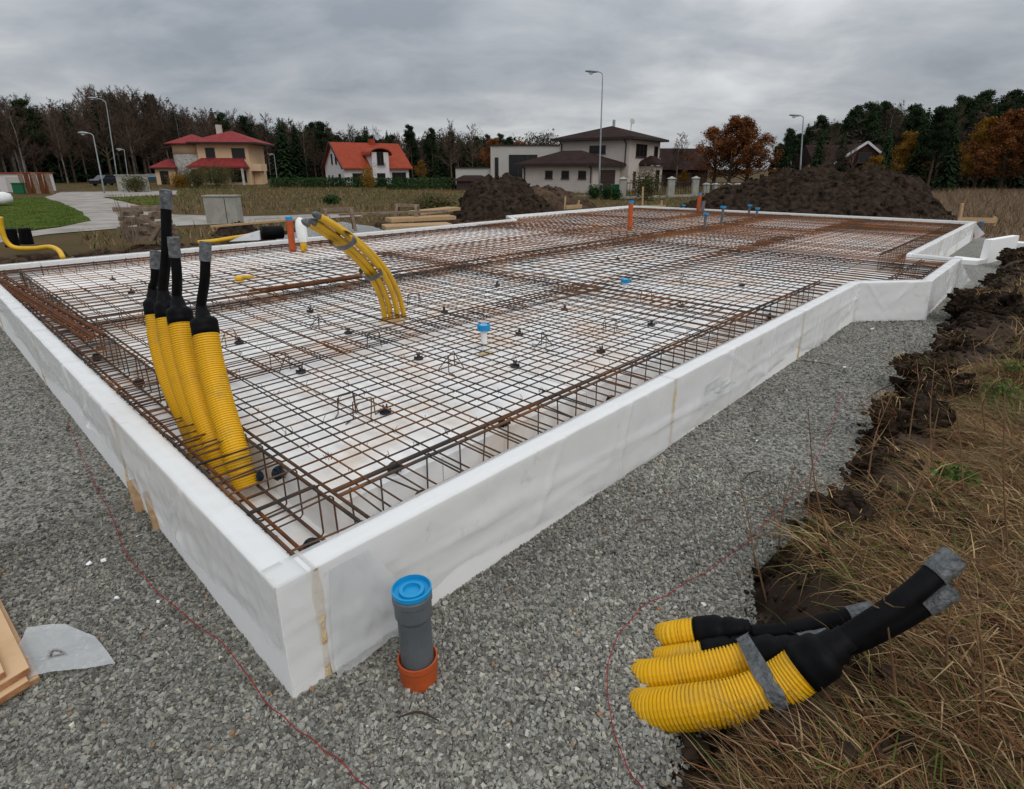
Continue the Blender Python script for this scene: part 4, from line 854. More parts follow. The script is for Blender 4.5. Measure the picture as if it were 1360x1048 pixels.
# dead weed stems on the bank
for k, (x, y, h) in enumerate([(1010, 760, .45), (1035, 740, .5), (1075, 725, .42), (1095, 800, .62), (1140, 700, .5), (1180, 745, .55), (1230, 660, .6), (1270, 700, .7), (1300, 620, .6), (1330, 790, .75), (1340, 560, .55), (1240, 960, .42), (1290, 1010, .45), (1180, 1000, .35), (1345, 930, .5), (1020, 800, .3), (1200, 620, .4)]):
    p = G(x, y, 0); p.z = gh(p.x, p.y) - .02; a = random.uniform(-.9, .9); top = p + Vector((math.sin(a) * h * .45, math.cos(a) * .12, h)); mid = p.lerp(top, .5) + Vector((random.uniform(-.03, .03), 0, .02))
    mb = MB(); pl = bez([p, mid, top], 6); mb.tube(pl, [.0044 - .0028 * i / 12 for i in range(13)], 5)
    for j in range(random.randint(2, 5)):
        s_ = pl[random.randint(4, 11)]; az = random.uniform(0, 6.28); l_ = random.uniform(.06, .16); q = s_ + Vector((math.cos(az) * l_, math.sin(az) * l_, l_ * .7)); mb.tube([s_, s_.lerp(q, .5) + Vector((0, 0, -.008)), q], [.0024, .0019, .001], 4)
    single(mb, 'dry_weed_stem', 'weed', 'thin brown dead weed stem rising from the matted grass bank', 'weed', 'dead weed stems on the bank')

# ------------------------------------------------------------------ behind the slab: odds and ends
def boxpx(mb, x0, x1, yb, yt, z0, depth, rz=0.):
    a, b = G(x0, yb, z0), G(x1, yb, z0); h = GY((x0 + x1) / 2, yt, a.y).z - z0; d = (b - a); c = (a + b) / 2
    mb.box((c.x, c.y + depth / 2, z0 + h / 2), (d.length, depth, h), rz); return a, b, h
ct = thing('cabinet', 'pale concrete utility cabinet with two doors standing by the road', 'cabinet', G(295, 297, -.45)); mb = MB(); a, b, h = boxpx(mb, 275, 317, 297, 261, -.45, .5); mb.build('cabinet_body', 'concrete', ct)
mid = a.lerp(b, .66); mb = MB(); mb.box((mid.x, mid.y - .005, -.45 + h / 2), (.02, .012, h * .94)); mb.build('door_gap', 'trim', ct)
mb = MB(); mb.box(((a.x + b.x) / 2, a.y + .25, -.45 + h + .02), ((b - a).length + .06, .58, .05)); mb.build('lid', 'concrete', ct)
# timber crib by the road
cr = thing('timber_crib', 'dark stack of old timber offcuts and pallet boards beside the road', 'timber stack', G(190, 320, -.3)); c0 = G(190, 320, -.3)
for k in range(7):
    for s_ in (-1, 1):
        mb = MB(); z = -.3 + .07 + k * .135
        if k % 2: mb.box((c0.x + s_ * .42, c0.y + .4, z), (.10, 1.0 + random.uniform(-.1, .1), .12), random.uniform(-.06, .06))
        else: mb.box((c0.x + random.uniform(-.1, .1), c0.y + .4 + s_ * .38, z), (1.15 + random.uniform(-.2, .2), .10, .12), random.uniform(-.06, .06))
        mb.build('timber', 'wood_old', cr)
for p_, q_ in [((185, 288), (214, 303)), ((214, 296), (200, 320)), ((163, 300), (170, 322))]:
    a, b = GY(*p_, c0.y - .2), GY(*q_, c0.y - .15); mb = MB(); d = b - a; mb.box((a + b) / 2, (d.length, .03, .11), rot=d.to_track_quat('X', 'Z').to_matrix()); mb.build('plank', 'wood_old', cr)
# tree stump block wrapped with leafless shrub
mb = MB(); sp = G(176, 322, -.3); pts = []
for k in range(16):
    a = random.uniform(0, 6.28); h = random.uniform(.6, 1.5); r0 = random.uniform(0, .14); q = sp + Vector((math.cos(a) * r0, math.sin(a) * r0, 0)); e_ = q + Vector((math.cos(a) * .28 * random.random(), math.sin(a) * .3, h)); mb.tube([q, q.lerp(e_, .5) + Vector((random.uniform(-.05, .05), 0, 0)), e_], [.012, .008, .003], 4)
single(mb, 'bundle_of_stakes', 'wood_old', 'upright bundle of grey stakes and twigs next to the timber stack', 'stakes')
# sawhorses and lumber
def sawhorse(x, y, z, w, h, rz, lab):
    p = G(x, y, z); t = thing('sawhorse', lab, 'sawhorse', p, None, rz)
    mb = MB(); mb.box((0, 0, h - .05), (w, .12, .10)); mb.build('top_beam', 'wood_old', t, True)
    for sx in (-1, 1):
        for sy in (-1, 1):
            a, b = Vector((sx * w * .40, sy * .05, h - .02)), Vector((sx * w * .46, sy * .28, 0)); d = b - a; mb = MB(); mb.box((a + b) / 2, (d.length, .10, .035), rot=d.to_track_quat('X', 'Z').to_matrix()); mb.build('leg', 'wood_old', t, True)
        mb = MB(); mb.box((sx * w * .43, 0, h * .42), (.03, .40, .09)); mb.build('brace', 'wood_old', t, True)
sawhorse(452, 306, -.25, 1.0, .72, .35, 'brown wooden sawhorse in front of the grey gravel heap')
sawhorse(542, 298, -.25, .9, .72, -.2, 'grey weathered sawhorse in front of the pale lumber')
for k, (x0, y0, x1, y1, wd, lab) in enumerate([(512, 300, 602, 297, .9, 'pale sheet of lumber lowest on the pile behind the slab'), (520, 296, 606, 292, .7, 'pale boards in the middle of the lumber pile'), (560, 292, 612, 285, .6, 'pale boards fanned over the top of the lumber pile')]):
    a, b = G(x0, y0, -.1), G(x1, y1, -.1); d = (b - a).normalized(); nv = Vector((-d.y, d.x, 0)); t = thing('lumber', lab, 'lumber', ((a + b) / 2)[:2] + (-.25 + .16 * k,), 'pale lumber pile')
    nb = 4
    for j in range(nb):
        mb = MB(); z = -.25 + .16 * k; off = nv * (wd / nb * j); mb.prism([a + off, b + off, b + off + nv * (wd / nb - .01), a + off + nv * (wd / nb - .01)], z, z + .12 + .012 * (j % 2)); mb.build('board', 'wood', t)
for x0, y0, x1, y1, lab, m_ in [(280, 301, 398, 291, 'long pale plank lying over the small soil heap', 'wood'), (450, 285, 595, 280, 'long dark plank resting over the sawhorses', 'wood_old')]:
    a, b = GY(x0, y0, 15.2), GY(x1, y1, 15.9); d = b - a; mb = MB(); mb.box((a + b) / 2, (d.length, .14, .05), rot=d.to_track_quat('X', 'Z').to_matrix()); single(mb, 'plank', m_, lab, 'plank')
# roll of black membrane and clear film
t = thing('membrane_roll', 'black membrane roll with loose clear film beside the foundation edge', 'roll', G(352, 316, -.1)); a, b = G(342, 316, .06), G(369, 314, .06)
mb = MB(); mb.tube([a + Vector((0, .3, .08)), b + Vector((0, .3, .08))], .17, 16); mb.build('roll', 'black', t, smooth=True)
mb = MB(); q = [G(304, 321, .1), G(345, 319, .1), GY(344, 306, G(344, 319, .1).y + .25), GY(322, 312, G(322, 319, .1).y + .3)]; mb.quad(*q); mb.quad(*[v + Vector((0, .05, .0)) for v in q[::-1]]); mb.build('film_end', 'film_loose', t)
mb = MB(); mb.tube(bez([G(263, 322, .0), G(285, 320, .02), G(310, 316, .05), G(330, 313, .03)], 6), .05, 10); single(mb, 'cable_duct', 'yellow_far', 'yellow duct lying behind the foundation edge by the membrane roll', 'conduit', smooth=True)
mb = MB(); mb.tube(bez([GY(0, 288, 9.6), GY(2, 303, 9.6), GY(8, 320, 9.6), GY(20, 329, 9.6), GY(45, 330, 9.5), GY(66, 328, 9.4), GY(78, 333, 9.2), GY(84, 343, 9.0)], 8), .038, 12); single(mb, 'cable_duct', 'yellow_far', 'bent yellow duct looping over the ground beside the black posts', 'conduit', smooth=True)
for x, y, yt, lab in [(17, 328, 305, 'black plastic post behind the yellow duct'), (36, 324, 304, 'black plastic post standing clear of the yellow duct')]:
    p = G(x, y, -.3); top = GY(x - 4, yt, p.y); mb = MB(); mb.tube([p, top], [.16, .14], 14); mb.tube([top, top + Vector((0, 0, .03))], [.15, .12], 14); single(mb, 'black_post', 'black', lab, 'post')
mb = MB(); p = G(2, 272, -.5); mb.lathe(p, [(.62, 0), (.66, .35), (.58, .7), (.3, .85), (.05, .87)], n=20); mb.v = [(v[0] + .2 * float(fbm(v[1] * 2, v[2] * 2, 1)), v[1], v[2] * .8) for v in mb.v]; single(mb, 'builders_bag', 'white', 'big white bag standing on the lawn', 'bag', smooth=True)
# far corner profile boards
def profile(lab, posts, board, Y):
    p0 = GY(*posts[0][0], Y); t = thing('profile_board', lab, 'profile board', p0)
    for a, b in posts:
        A_, B_ = GY(*a, Y), GY(*b, Y); d = B_ - A_; mb = MB(); mb.box((A_ + B_) / 2, (d.length, .06, .06), rot=d.to_track_quat('X', 'Z').to_matrix()); mb.build('post', 'wood', t)
    A_, B_ = GY(*board[0], Y - .05), GY(*board[1], Y - .05); d = B_ - A_; mb = MB(); mb.box((A_ + B_) / 2, (d.length, .03, .14), rot=d.to_track_quat('X', 'Z').to_matrix()); mb.build('board', 'wood', t)
profile('wooden profile board on stakes beside the far foundation corner', [((1274, 297), (1278, 270)), ((1320, 300), (1321, 288))], ((1272, 292), (1324, 293)), 16.0)
profile('wooden profile board on stakes between the grey heap and the slab', [((750, 278), (751, 261)), ((768, 277), (769, 266))], ((752, 275), (773, 274)), 21.5)
profile('wooden profile board on stakes beside the tall orange blue-capped pipe', [((853, 278), (854, 248)), ((878, 277), (879, 266))], ((852, 275), (884, 275)), 22.5)

# ------------------------------------------------------------------ street lamps
def lamp(lab, xb, yb, xt, yt, xh, zb=-.65, r=.07, D=None):
    p = G(xb, yb, zb) if D is None else GY(xb, yb, D); t = thing('street_lamp', lab, 'street lamp', p)
    top = GY(xt, yt, p.y); head = GY(xh, yt + .5, p.y); k = abs(top.x - head.x); sg = -1 if head.x < top.x else 1
    mb = MB(); pl = [p, p.lerp(top, .3), p.lerp(top, .95)] + [Vector((top.x + sg * k * .55 * (1 - math.cos(a)), top.y, top.z - .035 * (top.z - p.z) * 0 + k * .30 * math.sin(a))) for a in np.linspace(.25, 1.5, 6)]
    mb.tube(pl, [r, r * .9, r * .6] + [r * .52] * 6, 10); mb.build('pole', 'steel', t, smooth=True)
    e_ = pl[-1]; mb = MB(); d = Vector((sg, 0, .06)); mb.lathe((0, 0, 0), [(.05, -.1), (.10, 0), (.17, .25), (.18, .55), (.10, .85), (.02, .9)], n=12); mb.v = [(v[0] * .6, v[1], v[2]) for v in mb.v]; mb.v = oriented(mb.v, e_, d); mb.build('lamp_head', 'steel', t, smooth=True)
    mb = MB(); mb.lathe(e_ + d * .45 + Vector((0, 0, -.16)), [(.02, -.06), (.13, -.03), (.16, .03)], n=12); mb.build('lamp_glass', 'lamp_glass', t, smooth=True)
lamp('tall grey street lamp standing in front of the beige house', 795, 266, 800.5, 100, 786)
lamp('tallest grey street lamp at the road bend before the dark wood', 158, 252, 141, 138, 118)
lamp('grey street lamp beside the parked dark car', 139, 258, 124, 181, 111)
lamp('small distant street lamp between the two near ones and the red-roofed house', 172, 250, 165, 200, 161, D=88)
lamp('small distant street lamp by the hedge beside the red-roofed house', 369, 245, 364, 206, 361, D=95)
lamp('grey street lamp before the dark conifers above the long soil heap', 1062, 240, 1067, 157, 1056, D=52)

# ------------------------------------------------------------------ buildings
def win(t, face, a, z0, w, h, fixed, panes=1, m='frame_dark', sill=True):
    """a window on a wall: face 'f' (normal -y), 'r' (+x), 'l' (-x); a = left edge along the wall, fixed = wall plane"""
    def pt(s_, o_, z): return (s_, fixed - o_, z) if face == 'f' else ((fixed + o_, s_, z) if face == 'r' else (fixed - o_, s_, z))
    def bx(mb, s0, s1, za, zb, o0, o1):
        A_, B_ = pt(s0, o0, za), pt(s1, o1, zb); c = [(A_[i] + B_[i]) / 2 for i in range(3)]; mb.box(c, [abs(A_[i] - B_[i]) for i in range(3)])
    f = .07; mb = MB(); bx(mb, a, a + f, z0, z0 + h, -.05, .05); bx(mb, a + w - f, a + w, z0, z0 + h, -.05, .05); bx(mb, a + f, a + w - f, z0, z0 + f, -.05, .048); bx(mb, a + f, a + w - f, z0 + h - f, z0 + h, -.05, .048)
    for k in range(1, panes): bx(mb, a + w * k / panes - .035, a + w * k / panes + .035, z0 + f, z0 + h - f, -.05, .046)
    o = mb.build('window', m, t, True)
    mb = MB(); bx(mb, a + f, a + w - f, z0 + f, z0 + h - f, .004, .018); mb.build('pane', 'glass', o, True)
    if sill: mb = MB(); bx(mb, a - .05, a + w + .05, z0 - .06, z0 - .002, -.02, .12); mb.build('sill', 'trim', o, True)
def hip(t, x0, x1, y0, y1, z, h, m, ov=.6, name='roof', thick=.22):
    x0 -= ov; x1 += ov; y0 -= ov; y1 += ov; s_ = min(x1 - x0, y1 - y0) / 2; cy = (y0 + y1) / 2; cx = (x0 + x1) / 2
    r0, r1 = ((x0 + s_, cy), (x1 - s_, cy)) if x1 - x0 >= y1 - y0 else ((cx, y0 + s_), (cx, y1 - s_))
    mb = MB(); vs = [(x0, y0, z), (x1, y0, z), (x1, y1, z), (x0, y1, z), (*r0, z + h), (*r1, z + h)]
    if x1 - x0 >= y1 - y0: fs = [(0, 1, 5, 4), (1, 2, 5), (2, 3, 4, 5), (3, 0, 4)]
    else: fs = [(0, 1, 4), (1, 2, 5, 4), (2, 3, 5), (3, 0, 4, 5)]
    mb.add(vs, fs); o = mb.build(name, m, t, True)
    mb = MB(); mb.box((cx, cy, z - thick / 2 - .003), (x1 - x0 - .02, y1 - y0 - .02, thick)); mb.build('eaves', 'trim', o, True); return o
GZ = -.75
def house_frame(lab, x, D, rz): p = GY(x, 250, D); return thing('house', lab, 'house', (p.x, p.y, GZ), None, rz)
# beige house with brown hip roofs
h3 = house_frame('two-storey beige house with dark brown hip roof and garage wing', 833, 62, -R(35))
mb = MB(); mb.box((-4.15, 4.15, 2.65), (8.3, 8.3, 5.3)); mb.build('wall', 'render_beige', h3, True); rf = hip(h3, -8.3, 0, 0, 8.3, 5.5, 1.4, 'roof_brown', .75)
mb = MB(); mb.tube([(-4.4, 5.2, 6.6), (-4.4, 5.2, 7.6)], .16, 10); mb.build('flue', 'steel', rf, True)
mb = MB(); mb.lathe((-2.4, 5.4, 7.3), [(.02, 0), (.22, .08), (.32, .2)], axis=(.9, -.5, .3), n=12); mb.tube([(-2.4, 5.4, 6.2), (-2.4, 5.4, 7.3)], .04, 6); mb.build('satellite_dish', 'render_grey', rf, True)
win(h3, 'f', -4.6, 3.95, 1.9, .8, 0); win(h3, 'r', 1.6, 3.6, 2.9, 1.3, 0, 3); win(h3, 'r', 6.6, 3.3, 1.1, 1.5, 0); win(h3, 'r', 1.3, .55, .6, 1.6, 0); win(h3, 'r', 6.7, .6, .9, 1.5, 0)
mb = MB(); mb.box((.35, 7.2, 2.4), (.06, 1.2, 2.2)); mb.build('stone_panel', 'white_brick', h3, True)
mb = MB(); mb.box((.75, 4.3, 1.35), (1.5, 2.6, 2.7)); mb.build('porch', 'render_beige', h3, True); hip(h3, 0.05, 1.5, 3.0, 5.6, 2.95, .8, 'roof_brown', .4, 'porch_roof', .15); win(h3, 'r', 3.8, .4, 1.0, 1.9, 1.5)
for x_, y_, z1 in [(-.4, -.08, 5.28), (-8.0, -.08, 5.28)]: mb = MB(); mb.tube([(x_, y_, 0 if x_ < -1 else 2.9), (x_, y_, z1 - .4), (x_, y_ - .5, z1)], .06, 8); mb.build('downpipe', 'trim', h3, True)
mb = MB(); mb.box((-5.0, -3.05, 1.35), (8.2, 6.1, 2.7)); mb.build('garage_wall', 'render_beige', h3, True); hip(h3, -9.1, -.9, -6.1, -.05, 2.9, 1.3, 'roof_brown', .65, 'garage_roof')
for a in (-4.4, -6.3, -2.5): win(h3, 'f', a, 1.5, .85, .75, -6.1)
mb = MB(); mb.box((-.87, -2.9, 1.15), (.08, 3.2, 2.3)); gd = mb.build('garage_door', 'door', h3, True)
for k in range(4): mb = MB(); mb.box((-.82, -2.9, .30 + k * .56), (.03, 3.1, .5)); mb.build('door_panel', 'door', gd, True)
for x_ in (-8.8, -1.1): mb = MB(); mb.tube([(x_, -6.18, 0), (x_, -6.18, 2.4), (x_, -6.6, 2.75)], .06, 8); mb.build('downpipe', 'trim', h3, True)
# flat-roofed grey house behind it
hf = house_frame('grey flat-roofed modern house behind the beige garage wing', 652, 72, R(-6))
mb = MB(); mb.box((7, 4, 2.5), (14, 8, 5.0)); mb.build('wall', 'render_grey', hf, True); mb = MB(); mb.box((7, 4, 5.06), (14.3, 8.3, .12)); mb.build('roof_edge', 'trim', hf, True)
win(hf, 'f', .5, 1.5, .45, 2.2, 0); win(hf, 'f', 2.2, 1.4, 3.4, 2.6, 0, 3)
mb = MB(); mb.box((-2.2, 3, 1.25), (4.4, 5, 2.5)); mb.build('annex', 'render_grey', hf, True); mb = MB(); mb.box((-2.2, 3, 2.56), (4.7, 5.3, .12)); mb.build('annex_roof', 'trim', hf, True)
sh = thing('shed', 'small dark shed with red gable roof beside the hedge', 'shed', GY(628, 247, 66)[:2] + (GZ,)); mb = MB(); mb.box((0, 0, .6), (3.4, 2.4, 1.2)); mb.build('wall', 'door', sh, True)
mb = MB(); mb.add([(-2.3, -1.5, 1.15), (2.3, -1.5, 1.15), (2.3, 1.5, 1.15), (-2.3, 1.5, 1.15), (-1, 0, 1.75), (1, 0, 1.75)], [(0, 1, 5, 4), (1, 2, 5), (2, 3, 4, 5), (3, 0, 4), (3, 2, 1, 0)]); mb.build('roof', 'roof_brown', sh, True)
# white house with the orange roof
h2 = house_frame('white house with steep orange tiled roof and curved dormer behind the hedge', 459, 86, R(36))
lx, ly = 10.2, 8.0; mb = MB(); mb.box((lx / 2, ly / 2, 1.4), (lx, ly, 2.8)); mb.add([(0.01, 0, 2.8), (0.01, ly, 2.8), (0.01, ly / 2, 6.0), (lx - .01, 0, 2.8), (lx - .01, ly, 2.8), (lx - .01, ly / 2, 6.0)], [(1, 0, 2), (3, 4, 5), (0, 3, 5, 2), (4, 1, 2, 5)]); mb.build('wall', 'render_white', h2, True)
mb = MB()
for s_ in (0, 1):
    y0, y1 = (-.55, ly / 2) if s_ == 0 else (ly + .55, ly / 2); z0, z1 = 2.55, 6.15
    mb.add([(-.45, y0, z0), (lx + .45, y0, z0), (lx + .45, y1, z1), (-.45, y1, z1), (-.45, y0, z0 - .18), (lx + .45, y0, z0 - .18), (lx + .45, y1, z1 - .18), (-.45, y1, z1 - .18)], [(0, 1, 2, 3), (7, 6, 5, 4), (0, 4, 5, 1), (1, 5, 6, 2), (3, 7, 4, 0)])
rf = mb.build('roof', 'roof_orange', h2, True)
mb = MB(); mb.box((6.2, 4.0, 6.2), (.8, .8, 1.0)); mb.build('chimney', 'roof_orange', rf, True)
for y_, s_ in ((-.6, 1), (ly + .6, -1)):
    a, b = Vector((-.48, y_, 2.42)), Vector((-.48, ly / 2, 6.1)); d = b - a; mb = MB(); mb.box((a + b) / 2, (d.length, .08, .28), rot=d.to_track_quat('X', 'Z').to_matrix()); mb.build('barge_board', 'trim', rf, True)
dm = MB(); dm.box((5.3, .5, 2.35), (2.6, 2.8, 4.7)); do = dm.build('dormer', 'render_white', h2, True)
mb = MB(); n = 9; pr_ = [(5.3 + 1.75 * math.cos(a), 4.25 + .95 * math.sin(a)) for a in np.linspace(math.pi, 0, n)]
for k in range(n - 1):
    a, b = pr_[k], pr_[k + 1]; mb.add([(a[0], -1.25, a[1]), (b[0], -1.25, b[1]), (b[0], 3.2, b[1]), (a[0], 3.2, a[1]), (a[0], -1.25, a[1] + .16), (b[0], -1.25, b[1] + .16), (b[0], 3.2, b[1] + .16), (a[0], 3.2, a[1] + .16)], [(3, 2, 1, 0), (4, 5, 6, 7), (0, 1, 5, 4)])
mb.build('dormer_roof', 'roof_orange', do, True)
win(h2, 'f', 4.75, 3.0, 1.05, 1.75, -.9, 2); win(h2, 'f', 1.2, .5, 1.6, 1.3, 0, 2); win(h2, 'f', 4.6, .4, 1.3, 1.4, -.9); win(h2, 'f', 7.4, .3, 2.3, 1.6, 0, 3)
mb = MB(); mb.box((5.3, -1.15, 3.2), (1.3, .05, .05)); [mb.box((4.7 + .15 * k, -1.15, 2.9), (.03, .03, .6)) for k in range(9)]; mb.build('balcony_rail', 'trim', h2, True)
win(h2, 'l', 2.6, 3.1, .6, 1.4, 0); win(h2, 'l', 4.3, 3.1, .6, 1.4, 0); win(h2, 'l', 1.4, .4, .9, 1.3, 0); win(h2, 'l', 4.6, .6, .5, .9, 0); win(h2, 'l', 6.2, .6, .5, .9, 0)
mb = MB(); mb.tube([(6.6, 4.0, 6.6), (6.6, 4.0, 8.7)], .04, 6); mb.tube([(5.2, 4, 8.0), (8.0, 4, 8.0)], .035, 5); mb.lathe((6.9, 3.8, 6.9), [(.02, 0), (.3, .08), (.45, .25)], axis=(.2, -1, .3), n=12); mb.build('antenna', 'steel', rf, True)
# peach house with the red roofs
h1 = house_frame('two-storey peach and white brick house with red hip roofs', 270, 87, R(8))
mb = MB(); mb.box((3.4, 4.5, 3.0), (7.0, 8.4, 6.0)); mb.build('wall', 'render_peach', h1, True)
mb = MB(); mb.lathe((-1.6, 3.6, 0), [(2.9, 0), (2.9, 5.9)], n=24); mb.build('round_bay', 'white_brick', h1, True, True)
mb = MB(); mb.lathe((-1.6, 3.6, 4.45), [(2.93, 0), (2.93, 1.5)], n=24); mb.build('bay_band', 'render_peach', h1, True, True)
mb = MB(); mb.lathe((-1.6, 3.6, 5.9), [(3.9, -.12), (3.9, 0), (.1, 1.35)], n=24); mb.build('bay_roof', 'roof_red', h1, True)
rf = hip(h1, -.2, 7.6, .2, 8.8, 6.05, 1.75, 'roof_red', .9); mb = MB(); mb.box((1.7, 5.5, 7.9), (.7, .7, 1.6)); mb.build('chimney', 'render_beige', rf, True)
win(h1, 'f', 1.0, 3.9, 1.3, 1.4, .3); win(h1, 'f', 4.6, 3.9, 1.8, 1.35, .3, 2); win(h1, 'f', 1.0, .6, 1.3, 1.6, .3); win(h1, 'f', 4.0, .6, 2.2, 1.6, .3, 3)
for dx in (-1.6, .3): win(h1, 'f', -2.3 + dx * .9, 3.7, .8, 1.5, .8 + .5 * abs(dx - .2))
win(h1, 'f', -1.4, .5, .9, 1.8, .75)
mb = MB(); mb.add([(-1.0, -2.4, 2.75), (6.8, -2.4, 2.75), (6.0, .3, 3.9), (.3, .3, 3.9), (-1.0, -2.4, 2.55), (6.8, -2.4, 2.55), (6.8, .3, 2.55), (-1.0, .3, 2.55)], [(0, 1, 2, 3), (4, 5, 1, 0), (7, 6, 5, 4), (1, 5, 6, 2), (0, 3, 7, 4)]); mb.build('veranda_roof', 'roof_red', h1, True)
for x_ in (-.6, 2.2, 6.4): mb = MB(); mb.box((x_, -2.1, 1.27), (.28, .28, 2.54)); mb.build('veranda_post', 'white_brick', h1, True)
mb = MB(); mb.box((7.6, 2.2, 2.6), (1.4, 3.4, 1.0)); mb.box((7.4, 2.6, 1.1), (.9, 2.2, 2.1)); mb.build('balcony', 'render_peach', h1, True)
mb = MB(); mb.box((-5.6, 4.5, 1.25), (2.8, 5.0, 2.5)); mb.build('porch', 'render_peach', h1, True); hip(h1, -7.0, -4.2, 2.0, 7.0, 2.6, 1.2, 'roof_red', .6, 'porch_roof', .16); win(h1, 'f', -6.4, .2, 1.2, 1.9, 2.0)
# dark houses on the right
hd = house_frame('dark brown-roofed house behind the stone gate pillars', 905, 78, R(10)); mb = MB(); mb.box((0, 3, 1.2), (7, 6, 2.4)); mb.build('wall', 'door', hd, True)
mb = MB(); mb.add([(-4, -.6, 2.3), (4, -.6, 2.3), (4, 3, 5.0), (-4, 3, 5.0), (4, 6.6, 2.3), (-4, 6.6, 2.3)], [(0, 1, 2, 3), (3, 2, 4, 5), (1, 4, 2), (5, 0, 3)]); mb.build('roof', 'roof_brown', hd, True); win(hd, 'f', -2.4, .7, 1.2, 1.1, 0); win(hd, 'f', 1.2, .7, 1.2, 1.1, 0)
hg = house_frame('dark timber house with white-edged gable among the conifers', 1142, 62, R(-4)); mb = MB(); mb.box((-.7, 4, 1.3), (7.2, 6, 2.6)); mb.add([(-.1 - 2.2, .95, 2.6), (-.1 + 2.2, .95, 2.6), (-.1, .95, 4.4)], [(0, 1, 2)]); mb.build('wall', 'door', hg, True)
mb = MB(); mb.add([(-4.6, .4, 2.5), (3.2, .4, 2.5), (3.2, 4, 4.9), (-4.6, 4, 4.9), (3.2, 7.6, 2.5), (-4.6, 7.6, 2.5)], [(0, 1, 2, 3), (3, 2, 4, 5), (1, 4, 2), (5, 0, 3)]); ro = mb.build('roof', 'roof_brown', hg, True)
for s_ in (-1, 1): a, b = Vector((-.1, -.1, 5.0)), Vector((-.1 + s_ * 3.0, -.1, 2.9)); d = b - a; mb = MB(); mb.box((a + b) / 2, (d.length, .08, .22), rot=d.to_track_quat('X', 'Z').to_matrix()); mb.build('barge_board', 'render_white', ro, True)
mb = MB(); mb.add([(-2.9, 0, 2.95), (-.1, 0, 4.95), (2.7, 0, 2.95), (-2.9, 3.5, 2.95), (-.1, 3.5, 4.95), (2.7, 3.5, 2.95)], [(0, 1, 4, 3), (1, 2, 5, 4), (0, 2, 1)]); mb.build('gable', 'roof_brown', ro, True); win(hg, 'f', -.8, 3.0, 1.3, 1.0, -.05)
# garage, bin and rusty panels at the left
gl = thing('garage', 'low white garage at the edge of the wood beside the lawn', 'garage', GY(34, 266, 60)[:2] + (-.6,)); mb = MB(); mb.box((-1.0, 2, .9), (2.6, 4, 1.8)); mb.build('wall', 'render_white', gl, True); mb = MB(); mb.box((-1.0, 2, 1.86), (2.8, 4.3, .1)); mb.build('roof', 'roof_orange', gl, True); mb = MB(); mb.box((-.7, -.03, .75), (1.5, .06, 1.5)); mb.build('door', 'render_grey', gl, True)
bt_ = thing('rubbish_bin', 'green wheeled bin in front of the low white garage', 'bin', GY(31, 266, 56)[:2] + (-.6,)); mb = MB(); mb.box((0, 0, .5), (1.0, .6, .9)); mb.build('bin_body', 'green_bin', bt_, True); mb = MB(); mb.box((0, -.02, .99), (1.06, .68, .08)); mb.build('lid', 'green_bin', bt_, True); [MB().tube([(s_ * .4, .25, .08), (s_ * .46, .25, .08)], .08, 10).build('wheel', 'rubber', bt_, True) for s_ in (-1, 1)]
rp_ = thing('panel_stack', 'rusty red-brown panels leaning together beside the low white garage', 'panels', GY(54, 266, 56)[:2] + (-.6,))
for k in range(7): mb = MB(); mb.box((-1.3 + k * .42, .1 * (k % 3), .95), (.40, .08, 1.8 + .2 * (k % 2)), rot=Matrix.Rotation(R(4 * ((k % 3) - 1)), 3, 'Y')); mb.build('panel', 'rust' if k % 3 else 'wood_old', rp_, True)
wl = thing('garden_wall', 'low grey block wall behind the tallest street lamp', 'wall', GY(178, 250, 62)[:2] + (-.6,)); mb = MB(); mb.box((0, 0, .8), (3.2, .25, 1.6)); mb.build('wall', 'concrete', wl, True); mb = MB(); mb.box((0, 0, 1.65), (3.4, .4, .1)); mb.build('coping', 'concrete', wl, True)
def car(lab, x, y, D, m, rz):
    p = GY(x, y, D); t = thing('parked_car', lab, 'car', (p.x, p.y, -.6), None, rz)
    pr_ = [(-2.1, .3), (-2.15, .75), (-1.9, .9), (-1.35, .95), (-.7, 1.42), (.7, 1.45), (1.35, .98), (2.05, .85), (2.15, .55), (2.1, .3)]
    mb = MB(); n = len(pr_); vs = [(a, s_ * (.82 if b < 1.2 else .66), b) for s_ in (-1, 1) for a, b in pr_]; mb.add(vs, [tuple(range(n)), tuple(range(2 * n - 1, n - 1, -1))] + [(i, i + n, (i + 1) % n + n, (i + 1) % n) for i in range(n)]); mb.build('body', m, t, True)
    mb = MB(); mb.add([(-1.2, -.80, 1.0), (1.2, -.80, 1.0), (.65, -.70, 1.36), (-.68, -.70, 1.36)], [(0, 1, 2, 3)]); mb.add([(-1.2, .80, 1.0), (1.2, .80, 1.0), (.65, .70, 1.36), (-.68, .70, 1.36)], [(3, 2, 1, 0)]); mb.build('side_window', 'glass', t, True)
    for a in (-1.3, 1.3):
        for s_ in (-1, 1): mb = MB(); mb.tube([(a, s_ * .70, .32), (a, s_ * .86, .32)], .32, 16); mb.build('wheel', 'rubber', t, True)
car('dark car parked at the far end of the road', 145, 252, 84, 'car_dark', 1.35); car('dark blue car parked beside the red-roofed house', 205, 250, 104, 'car_blue', .5)
